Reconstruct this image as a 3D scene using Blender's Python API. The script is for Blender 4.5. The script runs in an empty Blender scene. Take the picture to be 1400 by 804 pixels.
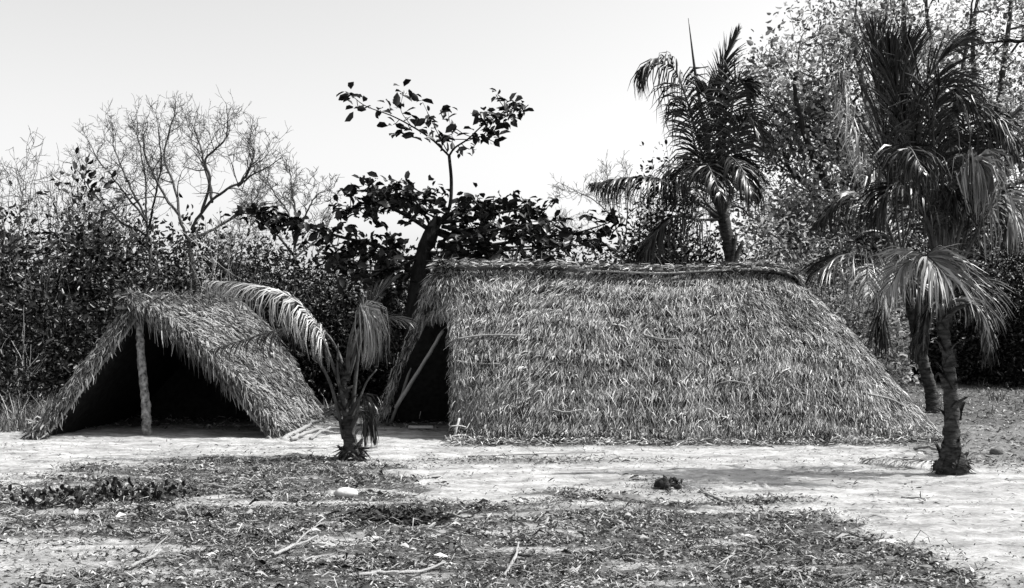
import bpy, math, random
import numpy as np
from mathutils import Vector

# ------------------------------------------------------------------ camera, sky, sun, exposure
scene = bpy.context.scene
FOC, HOR, CAMZ = 1500.0, 450.0, 1.6          # focal length and horizon row in photo pixels, eye height in metres
cam_data = bpy.data.cameras.new('camera')
cam = bpy.data.objects.new('camera', cam_data)
scene.collection.objects.link(cam)
cam.location = (0, 0, CAMZ)
cam.rotation_euler = (math.radians(90), 0, 0)
cam_data.sensor_width = 36
cam_data.lens = 36 * FOC / 1400.0
cam_data.shift_y = (HOR - 402) / 1400.0
cam_data.clip_end = 5000
scene.camera = cam

SUN = Vector((0.60, 0.02, 0.80)).normalized()
w = bpy.data.worlds.new('World'); scene.world = w; w.use_nodes = True
nt = w.node_tree
bg = nt.nodes['Background']
sky = nt.nodes.new('ShaderNodeTexSky'); sky.sky_type = 'NISHITA'; sky.sun_disc = False
sky.sun_elevation = math.asin(SUN.z)
sky.sun_rotation = math.atan2(SUN.x, SUN.y)
sky.air_density = 1.0; sky.dust_density = 3.6; sky.ozone_density = 1.0
bw = nt.nodes.new('ShaderNodeRGBToBW')
nt.links.new(sky.outputs[0], bw.inputs[0]); nt.links.new(bw.outputs[0], bg.inputs[0])
bg.inputs[1].default_value = 0.15
sd = bpy.data.lights.new('sun', 'SUN'); sd.energy = 4.2; sd.angle = math.radians(0.5); sd.color = (1, 0.99, 0.97)
so = bpy.data.objects.new('sun', sd); scene.collection.objects.link(so)
so.rotation_euler = SUN.to_track_quat('Z', 'Y').to_euler(); so.location = (20, 0, 30)
scene.view_settings.view_transform = 'Standard'; scene.view_settings.look = 'None'
scene.view_settings.exposure = 1.13; scene.view_settings.gamma = 1.0
scene.render.engine = 'CYCLES'
scene.cycles.max_bounces = 4; scene.cycles.diffuse_bounces = 2; scene.cycles.glossy_bounces = 2

rng = np.random.default_rng(11)
random.seed(5)

# ------------------------------------------------------------------ helpers
_tab = np.random.default_rng(3).random((256, 256))
def vnoise(x, y, s=0):
    x = np.asarray(x, float) + s * 17.31; y = np.asarray(y, float) + s * 7.77
    xi = np.floor(x).astype(int); yi = np.floor(y).astype(int)
    fx = x - xi; fy = y - yi
    fx = fx * fx * (3 - 2 * fx); fy = fy * fy * (3 - 2 * fy)
    g = lambda a, b: _tab[a & 255, b & 255]
    return ((g(xi, yi) * (1 - fx) + g(xi + 1, yi) * fx) * (1 - fy) + (g(xi, yi + 1) * (1 - fx) + g(xi + 1, yi + 1) * fx) * fy)
def fbm(x, y, o=4, s=0):
    r = 0; a = 0.5; t = 0
    for k in range(o):
        r = r + a * vnoise(x * 2 ** k, y * 2 ** k, s + k); t += a; a *= 0.55
    return r / t
def sst(a, b, x):
    t = np.clip((x - a) / (b - a), 0, 1); return t * t * (3 - 2 * t)

def W(px, py, Y):                                  # photo measurement at a known distance -> metres
    return np.array([(px - 700) / FOC * Y, Y, CAMZ - (py - HOR) / FOC * Y])

class MB:
    """collects vertices and quads (a triangle repeats no vertex: see tri list) for ONE mesh"""
    def __init__(s): s.v = []; s.q = []; s.t = []; s.n = 0
    def add(s, v, q=None, t=None):
        v = np.asarray(v, float).reshape(-1, 3)
        if q is not None and len(q): s.q.append(np.asarray(q, int).reshape(-1, 4) + s.n)
        if t is not None and len(t): s.t.append(np.asarray(t, int).reshape(-1, 3) + s.n)
        s.v.append(v); s.n += len(v)
    def build(s, name, m, parent=None, smooth=True, attr=None):
        me = bpy.data.meshes.new(name)
        V = np.concatenate(s.v) if s.v else np.zeros((0, 3))
        if parent is not None: V = V - np.array(parent_world(parent))
        Q = np.concatenate(s.q) if s.q else np.zeros((0, 4), int)
        T = np.concatenate(s.t) if s.t else np.zeros((0, 3), int)
        me.vertices.add(len(V)); me.vertices.foreach_set('co', V.ravel())
        L = np.concatenate([Q.ravel(), T.ravel()])
        me.loops.add(len(L)); me.loops.foreach_set('vertex_index', L)
        st = np.concatenate([np.arange(len(Q)) * 4, len(Q) * 4 + np.arange(len(T)) * 3])
        me.polygons.add(len(st)); me.polygons.foreach_set('loop_start', st)
        me.polygons.foreach_set('use_smooth', np.full(len(st), bool(smooth)))
        me.update(calc_edges=True); me.validate()
        if attr is not None:
            for k, a in attr.items():
                at = me.attributes.new(k, 'FLOAT', 'POINT'); at.data.foreach_set('value', np.asarray(a, float))
        me.materials.append(m)
        o = bpy.data.objects.new(name, me); scene.collection.objects.link(o)
        if parent is not None: o.parent = parent
        return o
    def tube(s, P, R, sides=6, cap=True, rough=0.0):
        P = np.asarray(P, float); n = len(P)
        R = np.broadcast_to(np.asarray(R, float), (n,)) if np.ndim(R) == 0 or len(np.atleast_1d(R)) == n else np.interp(np.linspace(0, 1, n), np.linspace(0, 1, len(R)), R)
        T = np.gradient(P, axis=0); T /= np.linalg.norm(T, axis=1)[:, None] + 1e-9
        ref = np.array([0.31, 0.95, 0.05]) if abs(T[0] @ np.array([0.31, 0.95, 0.05])) < 0.9 else np.array([1.0, 0, 0])
        A = np.cross(T, ref); A /= np.linalg.norm(A, axis=1)[:, None] + 1e-9
        B = np.cross(T, A)
        a = np.arange(sides) * 2 * math.pi / sides
        rr = R[:, None] * (1 + (rough * (rng.random((n, sides)) - 0.5) if rough else 0))
        V = P[:, None, :] + (np.cos(a)[None, :, None] * A[:, None, :] + np.sin(a)[None, :, None] * B[:, None, :]) * rr[..., None]
        i = np.arange(n - 1)[:, None] * sides; j = np.arange(sides)[None, :]; k = (j + 1) % sides
        q = np.stack([i + j, i + k, i + sides + k, i + sides + j], -1).reshape(-1, 4)
        V = V.reshape(-1, 3); t = None
        if cap:
            V = np.vstack([V, P[0], P[-1]]); c0 = n * sides; jj = np.arange(sides); kk = (jj + 1) % sides
            t = np.vstack([np.stack([kk, jj, np.full(sides, c0)], 1), np.stack([(n - 1) * sides + jj, (n - 1) * sides + kk, np.full(sides, c0 + 1)], 1)])
        s.add(V, q, t)
    def strips(s, C, Wd):
        """C (N,K,3) centre lines, Wd (N,K,3) half width vectors -> N separate ribbons"""
        N, K, _ = C.shape
        if N == 0: return
        V = np.stack([C - Wd, C + Wd], 2).reshape(-1, 3)
        b = np.arange(N)[:, None] * K * 2 + np.arange(K - 1)[None, :] * 2
        q = np.stack([b, b + 1, b + 3, b + 2], -1).reshape(-1, 4)
        s.add(V, q)
    def leaves(s, P, D, L, Wd, fold=0.25, roll=None):
        """broad leaves: P base points, D directions, L lengths, Wd widths; six-cornered and folded on the midrib"""
        N = len(P); D = D / (np.linalg.norm(D, axis=1)[:, None] + 1e-9)
        r = rng.normal(size=(N, 3)) if roll is None else roll
        S = np.cross(D, r); S /= np.linalg.norm(S, axis=1)[:, None] + 1e-9
        U = np.cross(S, D)
        L = np.broadcast_to(L, (N,))[:, None]; Wd = np.broadcast_to(Wd, (N,))[:, None]
        a = P; m = P + D * L * .55 - U * Wd * .1; t = P + D * L - U * L * .18
        l1 = P + D * L * .35 - S * Wd * .42 + U * Wd * fold; r1 = P + D * L * .35 + S * Wd * .42 + U * Wd * fold
        l2 = P + D * L * .75 - S * Wd * .40 + U * Wd * fold * .6; r2 = P + D * L * .75 + S * Wd * .40 + U * Wd * fold * .6
        V = np.stack([a, l1, l2, t, r2, r1, m], 1).reshape(-1, 3)
        b = np.arange(N)[:, None] * 7
        q = np.concatenate([b + np.array([0, 6, 2, 1]), b + np.array([0, 5, 4, 6])], 0)
        tr = np.concatenate([b + np.array([6, 3, 2]), b + np.array([6, 4, 3])], 0)
        s.add(V, q, tr)
    def grid(s, G, flip=False):
        n, m, _ = G.shape
        i = np.arange(n - 1)[:, None] * m; j = np.arange(m - 1)[None, :]
        q = np.stack([i + j, i + j + 1, i + m + j + 1, i + m + j], -1).reshape(-1, 4)
        s.add(G.reshape(-1, 3), q[:, ::-1] if flip else q)

def parent_world(o):
    p = np.zeros(3)
    while o is not None: p = p + np.array(o.location); o = o.parent
    return p
def tag(o, label=None, cat=None, group=None, kind=None):
    if label: o['label'] = label
    if cat: o['category'] = cat
    if group: o['group'] = group
    if kind: o['kind'] = kind
    return o
def thing(name, label, cat, loc, group=None):
    o = bpy.data.objects.new(name, None); scene.collection.objects.link(o)
    o.location = [float(c) for c in loc]; o.empty_display_size = 0.2
    return tag(o, label, cat, group)

def spline(P, n):
    P = np.asarray(P, float)
    if len(P) == 2: return P[0] + (P[1] - P[0]) * np.linspace(0, 1, n)[:, None]
    Q = np.vstack([2 * P[0] - P[1], P, 2 * P[-1] - P[-2]])
    t = np.linspace(0, len(P) - 1 - 1e-6, n); k = t.astype(int); f = (t - k)[:, None]
    a, b, c, d = Q[k], Q[k + 1], Q[k + 2], Q[k + 3]
    return 0.5 * ((2 * b) + (-a + c) * f + (2 * a - 5 * b + 4 * c - d) * f ** 2 + (-a + 3 * b - 3 * c + d) * f ** 3)

# ------------------------------------------------------------------ materials (a monochrome place: all colours are greys)
def mat(name, lo, hi, rough=0.7, spec=0.3, scale=6.0, island=True, bump=0.0, bscale=30.0, stretch=(1, 1, 1), pw=1.0, transl=0.0, patch=0.5):
    m = bpy.data.materials.new(name); m.use_nodes = True
    n = m.node_tree.nodes; l = m.node_tree.links; b = n['Principled BSDF']
    tc = n.new('ShaderNodeTexCoord'); mp = n.new('ShaderNodeMapping'); mp.inputs['Scale'].default_value = stretch
    l.new(tc.outputs['Object'], mp.inputs[0])
    nz = n.new('ShaderNodeTexNoise'); nz.inputs['Scale'].default_value = scale; nz.inputs['Detail'].default_value = 4
    l.new(mp.outputs[0], nz.inputs['Vector'])
    mx = n.new('ShaderNodeMix'); mx.data_type = 'RGBA'
    mx.inputs['A'].default_value = (lo, lo, lo, 1); mx.inputs['B'].default_value = (hi, hi, hi, 1)
    f = nz.outputs['Fac']
    if island:
        ge = n.new('ShaderNodeNewGeometry'); po = n.new('ShaderNodeMath'); po.operation = 'POWER'; po.inputs[1].default_value = pw
        l.new(ge.outputs['Random Per Island'], po.inputs[0])
        ad = n.new('ShaderNodeMath'); ad.operation = 'MULTIPLY_ADD'; ad.inputs[1].default_value = patch; ad.inputs[2].default_value = -patch / 2
        l.new(nz.outputs['Fac'], ad.inputs[0])
        a2 = n.new('ShaderNodeMath'); a2.operation = 'ADD'; a2.use_clamp = True
        l.new(po.outputs[0], a2.inputs[0]); l.new(ad.outputs[0], a2.inputs[1]); f = a2.outputs[0]
    else:
        mr = n.new('ShaderNodeMapRange'); mr.inputs['From Min'].default_value = 0.3; mr.inputs['From Max'].default_value = 0.7
        l.new(f, mr.inputs['Value']); f = mr.outputs[0]
    l.new(f, mx.inputs['Factor']); l.new(mx.outputs['Result'], b.inputs['Base Color'])
    b.inputs['Roughness'].default_value = rough; b.inputs['Specular IOR Level'].default_value = spec
    if bump:
        n2 = n.new('ShaderNodeTexNoise'); n2.inputs['Scale'].default_value = bscale; n2.inputs['Detail'].default_value = 5
        l.new(mp.outputs[0], n2.inputs['Vector'])
        bp = n.new('ShaderNodeBump'); bp.inputs['Strength'].default_value = bump; bp.inputs['Distance'].default_value = 0.03
        l.new(n2.outputs['Fac'], bp.inputs['Height']); l.new(bp.outputs[0], b.inputs['Normal'])
    if transl:
        tr = n.new('ShaderNodeBsdfTranslucent'); ms = n.new('ShaderNodeMixShader'); ms.inputs[0].default_value = transl
        l.new(mx.outputs['Result'], tr.inputs[0]); l.new(b.outputs[0], ms.inputs[1]); l.new(tr.outputs[0], ms.inputs[2])
        l.new(ms.outputs[0], n['Material Output'].inputs[0])
    return m

M = dict(
    thatch=mat('thatch', 0.010, 0.46, 0.8, 0.1, 2.4, pw=1.8, patch=.9),
    thatch_left=mat('thatch_weathered', 0.01, 0.27, 0.75, 0.2, 1.6, pw=1.5),
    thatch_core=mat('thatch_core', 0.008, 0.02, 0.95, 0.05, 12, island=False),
    pole=mat('pole_wood', 0.07, 0.30, 0.7, 0.2, 9, bump=0.4, bscale=60),
    darkpole=mat('dark_pole_wood', 0.08, 0.25, 0.8, 0.2, 9, bump=0.4, bscale=60),
    leaf_dark=mat('leaf_dark', 0.003, 0.016, 0.42, 0.2, 3, pw=2.0),
    leaf_mid=mat('leaf_mid', 0.002, 0.055, 0.36, 0.25, 3, pw=3.0),
    leaf_big=mat('leaf_almond', 0.004, 0.022, 0.38, 0.3, 3, pw=1.5),
    leaf_pale=mat('leaf_pale', 0.03, 0.42, 0.45, 0.4, 0.5, pw=1.2, transl=0.5),
    palm=mat('palm_leaflet', 0.003, 0.024, 0.36, 0.3, 3, pw=1.5, transl=0.05),
    palm_dry=mat('palm_leaflet_dry', 0.05, 0.42, 0.55, 0.3, 3, pw=1.0),
    stalk=mat('palm_stalk', 0.015, 0.06, 0.5, 0.3, 12, island=False),
    bark=mat('bark', 0.02, 0.07, 0.85, 0.15, 14, island=False, bump=0.8, bscale=25, stretch=(1, 1, .35)),
    bark_dark=mat('bark_dark', 0.006, 0.02, 0.85, 0.1, 14, island=False, bump=0.8, bscale=25, stretch=(1, 1, .35)),
    bark_pale=mat('bark_pale', 0.16, 0.36, 0.85, 0.1, 10, island=False, bump=0.5, bscale=20, stretch=(1, 1, .3)),
    twig=mat('twig', 0.02, 0.08, 0.8, 0.1, 5),
    twig_pale=mat('twig_pale', 0.12, 0.32, 0.8, 0.1, 5),
    palmbark=mat('palm_bark', 0.008, 0.07, 0.85, 0.1, 9, island=False, bump=0.8, bscale=22, stretch=(1, 1, 3)),
    litter=mat('litter', 0.01, 0.36, 0.85, 0.1, 2.0, pw=2.3),
    seaweed=mat('dark_litter', 0.01, 0.035, 0.8, 0.2, 5),
    grass=mat('dry_grass', 0.03, 0.2, 0.7, 0.2, 3),
    stone=mat('pale_stone', 0.3, 0.5, 0.8, 0.2, 20, island=False, bump=0.3),
    rock=mat('grey_rock', 0.05, 0.14, 0.9, 0.2, 14, island=False, bump=0.6),
    char=mat('charred_husk', 0.01, 0.03, 0.9, 0.2, 20, island=False, bump=0.8),
)

# ------------------------------------------------------------------ ground
def rise(x, y):                                    # the ground climbs gently behind the huts
    return 0.052 * 6 * np.log1p(np.exp((y - 20.5) / 1.2)) * 1.2 / 6 * (y < 60) + (y >= 60) * 0.052 * 39.5
def px_of(x, y): return 700 + FOC * x / np.maximum(y, .5)
def py_of(x, y): return HOR + FOC * CAMZ / np.maximum(y, .5)
BX = [-400, 0, 120, 220, 330, 420, 520, 600, 660, 760, 900, 960, 1060, 1140, 1200, 1280, 1360, 1700]
BY = [672, 655, 640, 632, 618, 616, 642, 664, 684, 672, 668, 674, 690, 705, 730, 765, 800, 900]
_LX = np.array([(p - 700) / FOC * 2400 / (q - 450) for p, q in zip(BX, BY)]); _LY = np.array([2400 / (q - 450) for q in BY])
_o = np.argsort(_LX); _LX = _LX[_o]; _LY = _LY[_o]
def litter_density(x, y):
    """0 clean sand .. 1 full leaf litter: patches of fallen leaves in the camp clearing"""
    edge = np.interp(x, _LX, _LY)
    n = fbm(x * .9, y * 2.4, 5, 2) - 0.5
    d = sst(-0.5, 1.0, (edge - y) + n * 4.4 * np.clip(y / 12, .45, 1))
    d = np.maximum(d, .32 * sst(-2.2, .4, (edge - y) + n * 5) * sst(2.0, 3.2, x))
    # bare streaks within the litter
    d = d * (1 - 0.75 * np.exp(-(((x + 2.75) / 1.05) ** 2 + ((y - 10.0) / .24) ** 2)))
    d = d * (1 - 0.8 * np.exp(-(((x + 3.9) / .85) ** 2 + ((y - 7.9) / .7) ** 2)))
    d = d * (1 - 0.8 * sst(0.50, 0.66, fbm(x * 1.3 + 4, y * 4.5, 4, 9)))
    d = d * (1 - .7 * sst(-1.2, -3.8, x) * sst(8.6, 7.4, y)) * (1 - .6 * sst(3.0, 4.2, x) * sst(9, 8, y))
    # under the big hut's eave and the scruffy ground behind
    d2 = np.exp(-((y - 15.25 + 0.15 * n) / .32) ** 2) * sst(-1.2, -.4, x) * sst(6.6, 6.0, x) * .8
    d3 = sst(16.6, 18.5, y + n * 2) * 0.75
    d4 = sst(4.6, 5.6, x + n) * sst(11.9, 13.4, y + n) * 0.6
    d5 = .55 * np.exp(-(((x - .1) / 1.5) ** 2 + ((y - 13.3 - .3 * n) / .3) ** 2))
    return np.clip(np.maximum.reduce([d, d2, d3, d4, d5]), 0, 1)
def gz(x, y):
    x = np.asarray(x, float); y = np.asarray(y, float)
    L = litter_density(x, y)
    h = rise(x, y) + 0.05 * (fbm(x * .9, y * .9, 3, 5) - .5) + 0.045 * (fbm(x * 4, y * 4, 3, 6) - .5) + 0.022 * (fbm(x * 9, y * 9, 2, 26) - .5)
    h = h + L * (0.05 * (fbm(x * 7, y * 7, 3, 7) - .35))
    return h * np.clip((900 - y) / 300, 0, 1)
def ground_point(px, py):
    Y = FOC * CAMZ / (py - HOR) if py > 560 else None
    if Y is None:
        for Y in np.linspace(17, 55, 1500):
            if HOR + FOC * (CAMZ - rise(0, Y)) / Y < py: break
    x = (px - 700) / FOC * Y
    return np.array([x, Y, float(gz(x, Y))])

ys = np.concatenate([np.linspace(-60, 4, 25)[:-1], np.arange(4, 26, 0.04), 26 * (900 / 26) ** np.linspace(0, 1, 120)])
sx = np.linspace(-1, 1, 520)
hw = 3.0 + 0.62 * np.clip(ys, 0, None) + np.clip(-ys, 0, None)
sxx = np.sign(sx) * (np.abs(sx) * 0.75 + 0.25 * np.abs(sx) ** 6 * 6)
X = sxx[None, :] * hw[:, None]; Yg = np.repeat(ys[:, None], len(sx), 1)
Z = gz(X, Yg)
g = MB(); g.grid(np.stack([X, Yg, Z], -1), flip=False)
mg = bpy.data.materials.new('sand_and_soil'); mg.use_nodes = True
n = mg.node_tree.nodes; l = mg.node_tree.links; b = n['Principled BSDF']
at = n.new('ShaderNodeAttribute'); at.attribute_name = 'soil'
tc = n.new('ShaderNodeTexCoord')
n1 = n.new('ShaderNodeTexNoise'); n1.inputs['Scale'].default_value = 14; n1.inputs['Detail'].default_value = 6; n1.inputs['Roughness'].default_value = .7
mp = n.new('ShaderNodeMapping'); mp.inputs['Scale'].default_value = (1, 2.2, 1)
l.new(tc.outputs['Object'], mp.inputs[0]); l.new(mp.outputs[0], n1.inputs['Vector'])
sand = n.new('ShaderNodeMix'); sand.data_type = 'RGBA'; sand.inputs['A'].default_value = (.13, .13, .13, 1); sand.inputs['B'].default_value = (.36, .36, .36, 1)
r1 = n.new('ShaderNodeMapRange'); r1.inputs['From Min'].default_value = .35; r1.inputs['From Max'].default_value = .65
n3 = n.new('ShaderNodeTexNoise'); n3.inputs['Scale'].default_value = 1.7; n3.inputs['Detail'].default_value = 5; n3.inputs['Roughness'].default_value = .6; l.new(mp.outputs[0], n3.inputs['Vector'])
m3 = n.new('ShaderNodeMath'); m3.operation = 'MULTIPLY_ADD'; m3.inputs[1].default_value = .8; l.new(n3.outputs['Fac'], m3.inputs[0])
m4 = n.new('ShaderNodeMath'); m4.operation = 'MULTIPLY_ADD'; m4.inputs[1].default_value = .6; m4.inputs[2].default_value = -.2; l.new(n1.outputs['Fac'], m4.inputs[0]); l.new(m4.outputs[0], m3.inputs[2])
l.new(m3.outputs[0], r1.inputs['Value']); l.new(r1.outputs[0], sand.inputs['Factor'])
soil = n.new('ShaderNodeMix'); soil.data_type = 'RGBA'; soil.inputs['A'].default_value = (.03, .03, .03, 1); soil.inputs['B'].default_value = (.11, .11, .11, 1)
n2 = n.new('ShaderNodeTexNoise'); n2.inputs['Scale'].default_value = 26; n2.inputs['Detail'].default_value = 5; n2.inputs['Roughness'].default_value = .7
l.new(mp.outputs[0], n2.inputs['Vector'])
r2 = n.new('ShaderNodeMapRange'); r2.inputs['From Min'].default_value = .35; r2.inputs['From Max'].default_value = .68
l.new(n2.outputs['Fac'], r2.inputs['Value']); l.new(r2.outputs[0], soil.inputs['Factor'])
# break the edge of the soil patches with noise
ad = n.new('ShaderNodeMath'); ad.operation = 'MULTIPLY_ADD'; ad.inputs[1].default_value = 1.1; ad.inputs[2].default_value = -0.55
l.new(n2.outputs['Fac'], ad.inputs[0])
a2 = n.new('ShaderNodeMath'); a2.operation = 'ADD'; a2.use_clamp = True
l.new(at.outputs['Fac'], a2.inputs[0]); l.new(ad.outputs[0], a2.inputs[1])
mm = n.new('ShaderNodeMapRange'); mm.inputs['From Min'].default_value = .15; mm.inputs['From Max'].default_value = .75
l.new(a2.outputs[0], mm.inputs['Value'])
gm = n.new('ShaderNodeMix'); gm.data_type = 'RGBA'
l.new(mm.outputs[0], gm.inputs['Factor']); l.new(sand.outputs['Result'], gm.inputs['A']); l.new(soil.outputs['Result'], gm.inputs['B'])
l.new(gm.outputs['Result'], b.inputs['Base Color']); b.inputs['Roughness'].default_value = .95; b.inputs['Specular IOR Level'].default_value = .1
bp = n.new('ShaderNodeBump'); bp.inputs['Strength'].default_value = .9; bp.inputs['Distance'].default_value = .03
l.new(n1.outputs['Fac'], bp.inputs['Height']); l.new(bp.outputs[0], b.inputs['Normal'])
go = g.build('ground', mg, attr={'soil': litter_density(X, Yg).ravel()}); tag(go, kind='structure')

# ------------------------------------------------------------------ thatch
def unit(v): return v / (np.linalg.norm(v, axis=-1, keepdims=True) + 1e-9)
def thatch_blades(mb, S, n, ln=(.18, .42), wd=(.006, .016), lift=(.0, .07), slant=.35, courses=0, urange=(0, 1), vmax=1.04, flow=None):
    u = rng.uniform(*urange, n); v = rng.uniform(0.01, vmax, n)
    if courses:
        ph = (fbm(u * 9, u * 0 + 3, 2, 77) - .5) * .9; c = np.floor(v * courses + ph) / courses - ph / courses
        v = np.clip(np.where(rng.random(n) < .85, c + rng.random(n) ** 1.8 * .6 / courses, v), .01, vmax)
    e = 0.01
    v = np.maximum(v, .01); P = S(u, v); Dv = unit(S(u, v + e) - P); Du = unit(S(u + e, v) - S(u - e, v)); N = unit(np.cross(Du, Dv))
    out = np.sign(N[:, 2:3] + 1e-6); N = N * out
    # the slant wanders over the roof in soft drifts, with strays
    drift = (fbm(u * 14, v * 5, 3, 21) - .5) * 1.5
    sl = slant * (rng.normal(size=n) * .55 + drift * 1.2) + (flow(u, v) if flow else 0)
    stray = rng.random(n) < .09; sl = np.where(stray, rng.normal(size=n) * 1.3, sl)
    D = unit(Dv + Du * sl[:, None])
    L = rng.uniform(*ln, n)[:, None] * np.where(stray, .7, 1)[:, None]; lf = (rng.uniform(*lift, n) * (.25 + .75 * sst(0, .15, v)))[:, None]
    base = P + N * rng.uniform(0, .03, n)[:, None]
    bend = (rng.normal(size=n) * .14)[:, None] * Du
    C = np.stack([base, base + D * L * .5 + N * lf * .75 + bend * L * .3, base + D * L + N * lf * rng.uniform(.4, 1.2, n)[:, None] + bend * L + np.array([0, 0, -.12]) * L], 1)
    wv = unit(np.cross(D, N) + N * rng.normal(size=(n, 1)) * .6)
    w_ = rng.uniform(*wd, n)[:, None]
    Wd = np.stack([wv * w_, wv * w_, wv * w_ * .25], 1)
    mb.strips(C, Wd)
def sheet(mb, S, nu, nv, thick=.10, u0=0, u1=1, v1=1.0):
    """closed slab under the blades: outer skin, inner skin, rims"""
    u, v = np.meshgrid(np.linspace(u0, u1, nu), np.linspace(0, v1, nv), indexing='ij')
    P = S(u.ravel(), v.ravel()).reshape(nu, nv, 3)
    Gu = np.gradient(P, axis=0); Gv = np.gradient(P, axis=1); N = unit(np.cross(Gu, Gv)); N = N * np.sign(N[..., 2:3] + 1e-6)
    I = P - N * thick
    mb.grid(P); mb.grid(I)
    for a, b2 in ((P[0], I[0]), (P[-1], I[-1]), (P[:, 0], I[:, 0]), (P[:, -1], I[:, -1])): mb.grid(np.stack([a, b2]))
def fringe(mb, path, n, ln, spread=.06, wd=(.005, .014), hang=(0, 0, -1), jit=.25, along=0.0):
    P = spline(path, 200); i = rng.integers(0, 199, n); T = unit(P[np.minimum(i + 1, 199)] - P[i])
    base = P[i] + rng.normal(size=(n, 3)) * spread
    D = unit(np.array(hang) + rng.normal(size=(n, 3)) * jit + T * along)
    L = rng.uniform(*ln, n)[:, None]
    C = np.stack([base, base + D * L * .5 + rng.normal(size=(n, 3)) * .015, base + D * L * .9 + np.array([0, 0, -.12]) * L], 1)
    wv = unit(np.cross(D, rng.normal(size=(n, 3)))); w_ = rng.uniform(*wd, n)[:, None]
    mb.strips(C, np.stack([wv * w_, wv * w_, wv * w_ * .3], 1))
def lerp_path(P, t):
    P = np.asarray(P, float); d = np.r_[0, np.cumsum(np.linalg.norm(np.diff(P, axis=0), axis=1))]; d /= d[-1]
    t = np.asarray(t, float)
    te = np.clip(t, 0, 1)
    Q = np.stack([np.interp(te, d, P[:, k]) for k in range(3)], -1)
    return Q
def pole(path, r, name, m, parent, sides=7):
    q = MB(); P = spline(path, 14); P = P + rng.normal(size=P.shape) * r * .12; q.tube(P, [r, r * .8], sides, rough=.15); return q.build(name, m, parent)

# ---- big hut: long front slope, hipped right end, open left gable under a hood
def spl_dense(P, n=60): return spline(P, n)
ridge = [W(620, 366, 17.2), W(760, 368, 17.25), W(880, 372, 17.3), W(1000, 371, 17.4), W(1055, 372, 17.45), W(1082, 381, 17.5)]
baseP = [(-.80, 15.95), (-.2, 15.62), (1.0, 15.5), (2.6, 15.5), (4.2, 15.55), (5.4, 15.8), (6.2, 16.4), (6.55, 17.2), (6.2, 18.1), (5.4, 18.9), (3.6, 19.2), (1.0, 19.1), (-2.25, 18.75)]
Bh = spl_dense([(x, y, 0.02) for x, y in baseP], 160)
tipT = ridge[-1]
# matching top curve: along the ridge, dwell at its right end, then back along it
Th = []
fr = spline(ridge, 60)
for k, bpt in enumerate(Bh):
    kx = k / 159
    if kx < .46: Th.append(fr[int(min(1, kx / .44) * 59)])
    elif kx < .60: Th.append(fr[-1] + np.array([0.0, .02, -.01]))
    else: Th.append(fr[int((1 - (kx - .60) / .40) * 59)])
Th = np.array(Th)
def S_hut(u, v, step=1.0):
    u = np.asarray(u, float); v = np.asarray(v, float)
    k = np.clip(u, 0, 1) * 159
    B = np.stack([np.interp(k, np.arange(160), Bh[:, c]) for c in range(3)], -1)
    T = np.stack([np.interp(k, np.arange(160), Th[:, c]) for c in range(3)], -1)
    P = T + (B - T) * v[..., None]
    H = B - T; H[..., 2] = 0; H = unit(H)
    bul = np.sin(np.clip(v, 0, 1) * math.pi) * (.12 - .16 * sst(.40, .47, u)) + .06 * sst(0, .4, v) * sst(1.2, .3, v)
    bul = bul + .07 * (fbm(u * 22, v * 4, 3, 31) - .5) * sst(0, .1, v)
    bul = bul + step * .055 * ((v * 10 + (fbm(u * 9, u * 0 + 3, 2, 77) - .5) * .9) % 1.0) * sst(0.02, .1, v)
    endbulge = np.exp(-((u - .53) / .09) ** 2) * np.sin(np.clip(v, 0, 1) * math.pi) * .0
    P = P + H * (bul + endbulge)[..., None]
    P[..., 2] += .10 * np.sin(np.clip(v, 0, 1) * math.pi) * .5
    return P
hut = thing('thatched_hut', 'large long thatched hut with hipped right end and dark doorway at its left', 'hut', (2.5, 17.2, 0))
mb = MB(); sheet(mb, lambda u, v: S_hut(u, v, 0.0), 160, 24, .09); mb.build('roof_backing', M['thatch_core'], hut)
mb = MB()
flow = lambda u, v: np.where(u > .38, -.15, .0)
thatch_blades(mb, S_hut, 84000, (.07, .26), (.0018, .0052), (.0, .032), .75, 10, (0, .50), flow=flow)
thatch_blades(mb, S_hut, 6000, (.05, .16), (.004, .009), (.02, .07), 1.2, 6, (0, .50), vmax=.98)
thatch_blades(mb, S_hut, 14000, (.10, .28), (.003, .008), (.0, .04), .6, 10, (.48, .66))
thatch_blades(mb, S_hut, 5000, (.16, .34), (.006, .012), (.0, .04), .5, 10, (.64, 1))
fringe(mb, [S_hut(np.array([u]), np.array([.97]))[0] for u in np.linspace(0, .5, 12)], 6500, (.05, .16), .05, (.003, .008), hang=(0, -.45, -.8), jit=.45)
fringe(mb, [S_hut(np.array([0.0]), np.array([v]))[0] for v in np.linspace(0.02, .97, 8)], 3000, (.07, .2), .035, (.003, .008), hang=(-.12, -.1, -1), jit=.3)
mb.build('thatch_roof', M['thatch'], hut)
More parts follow.
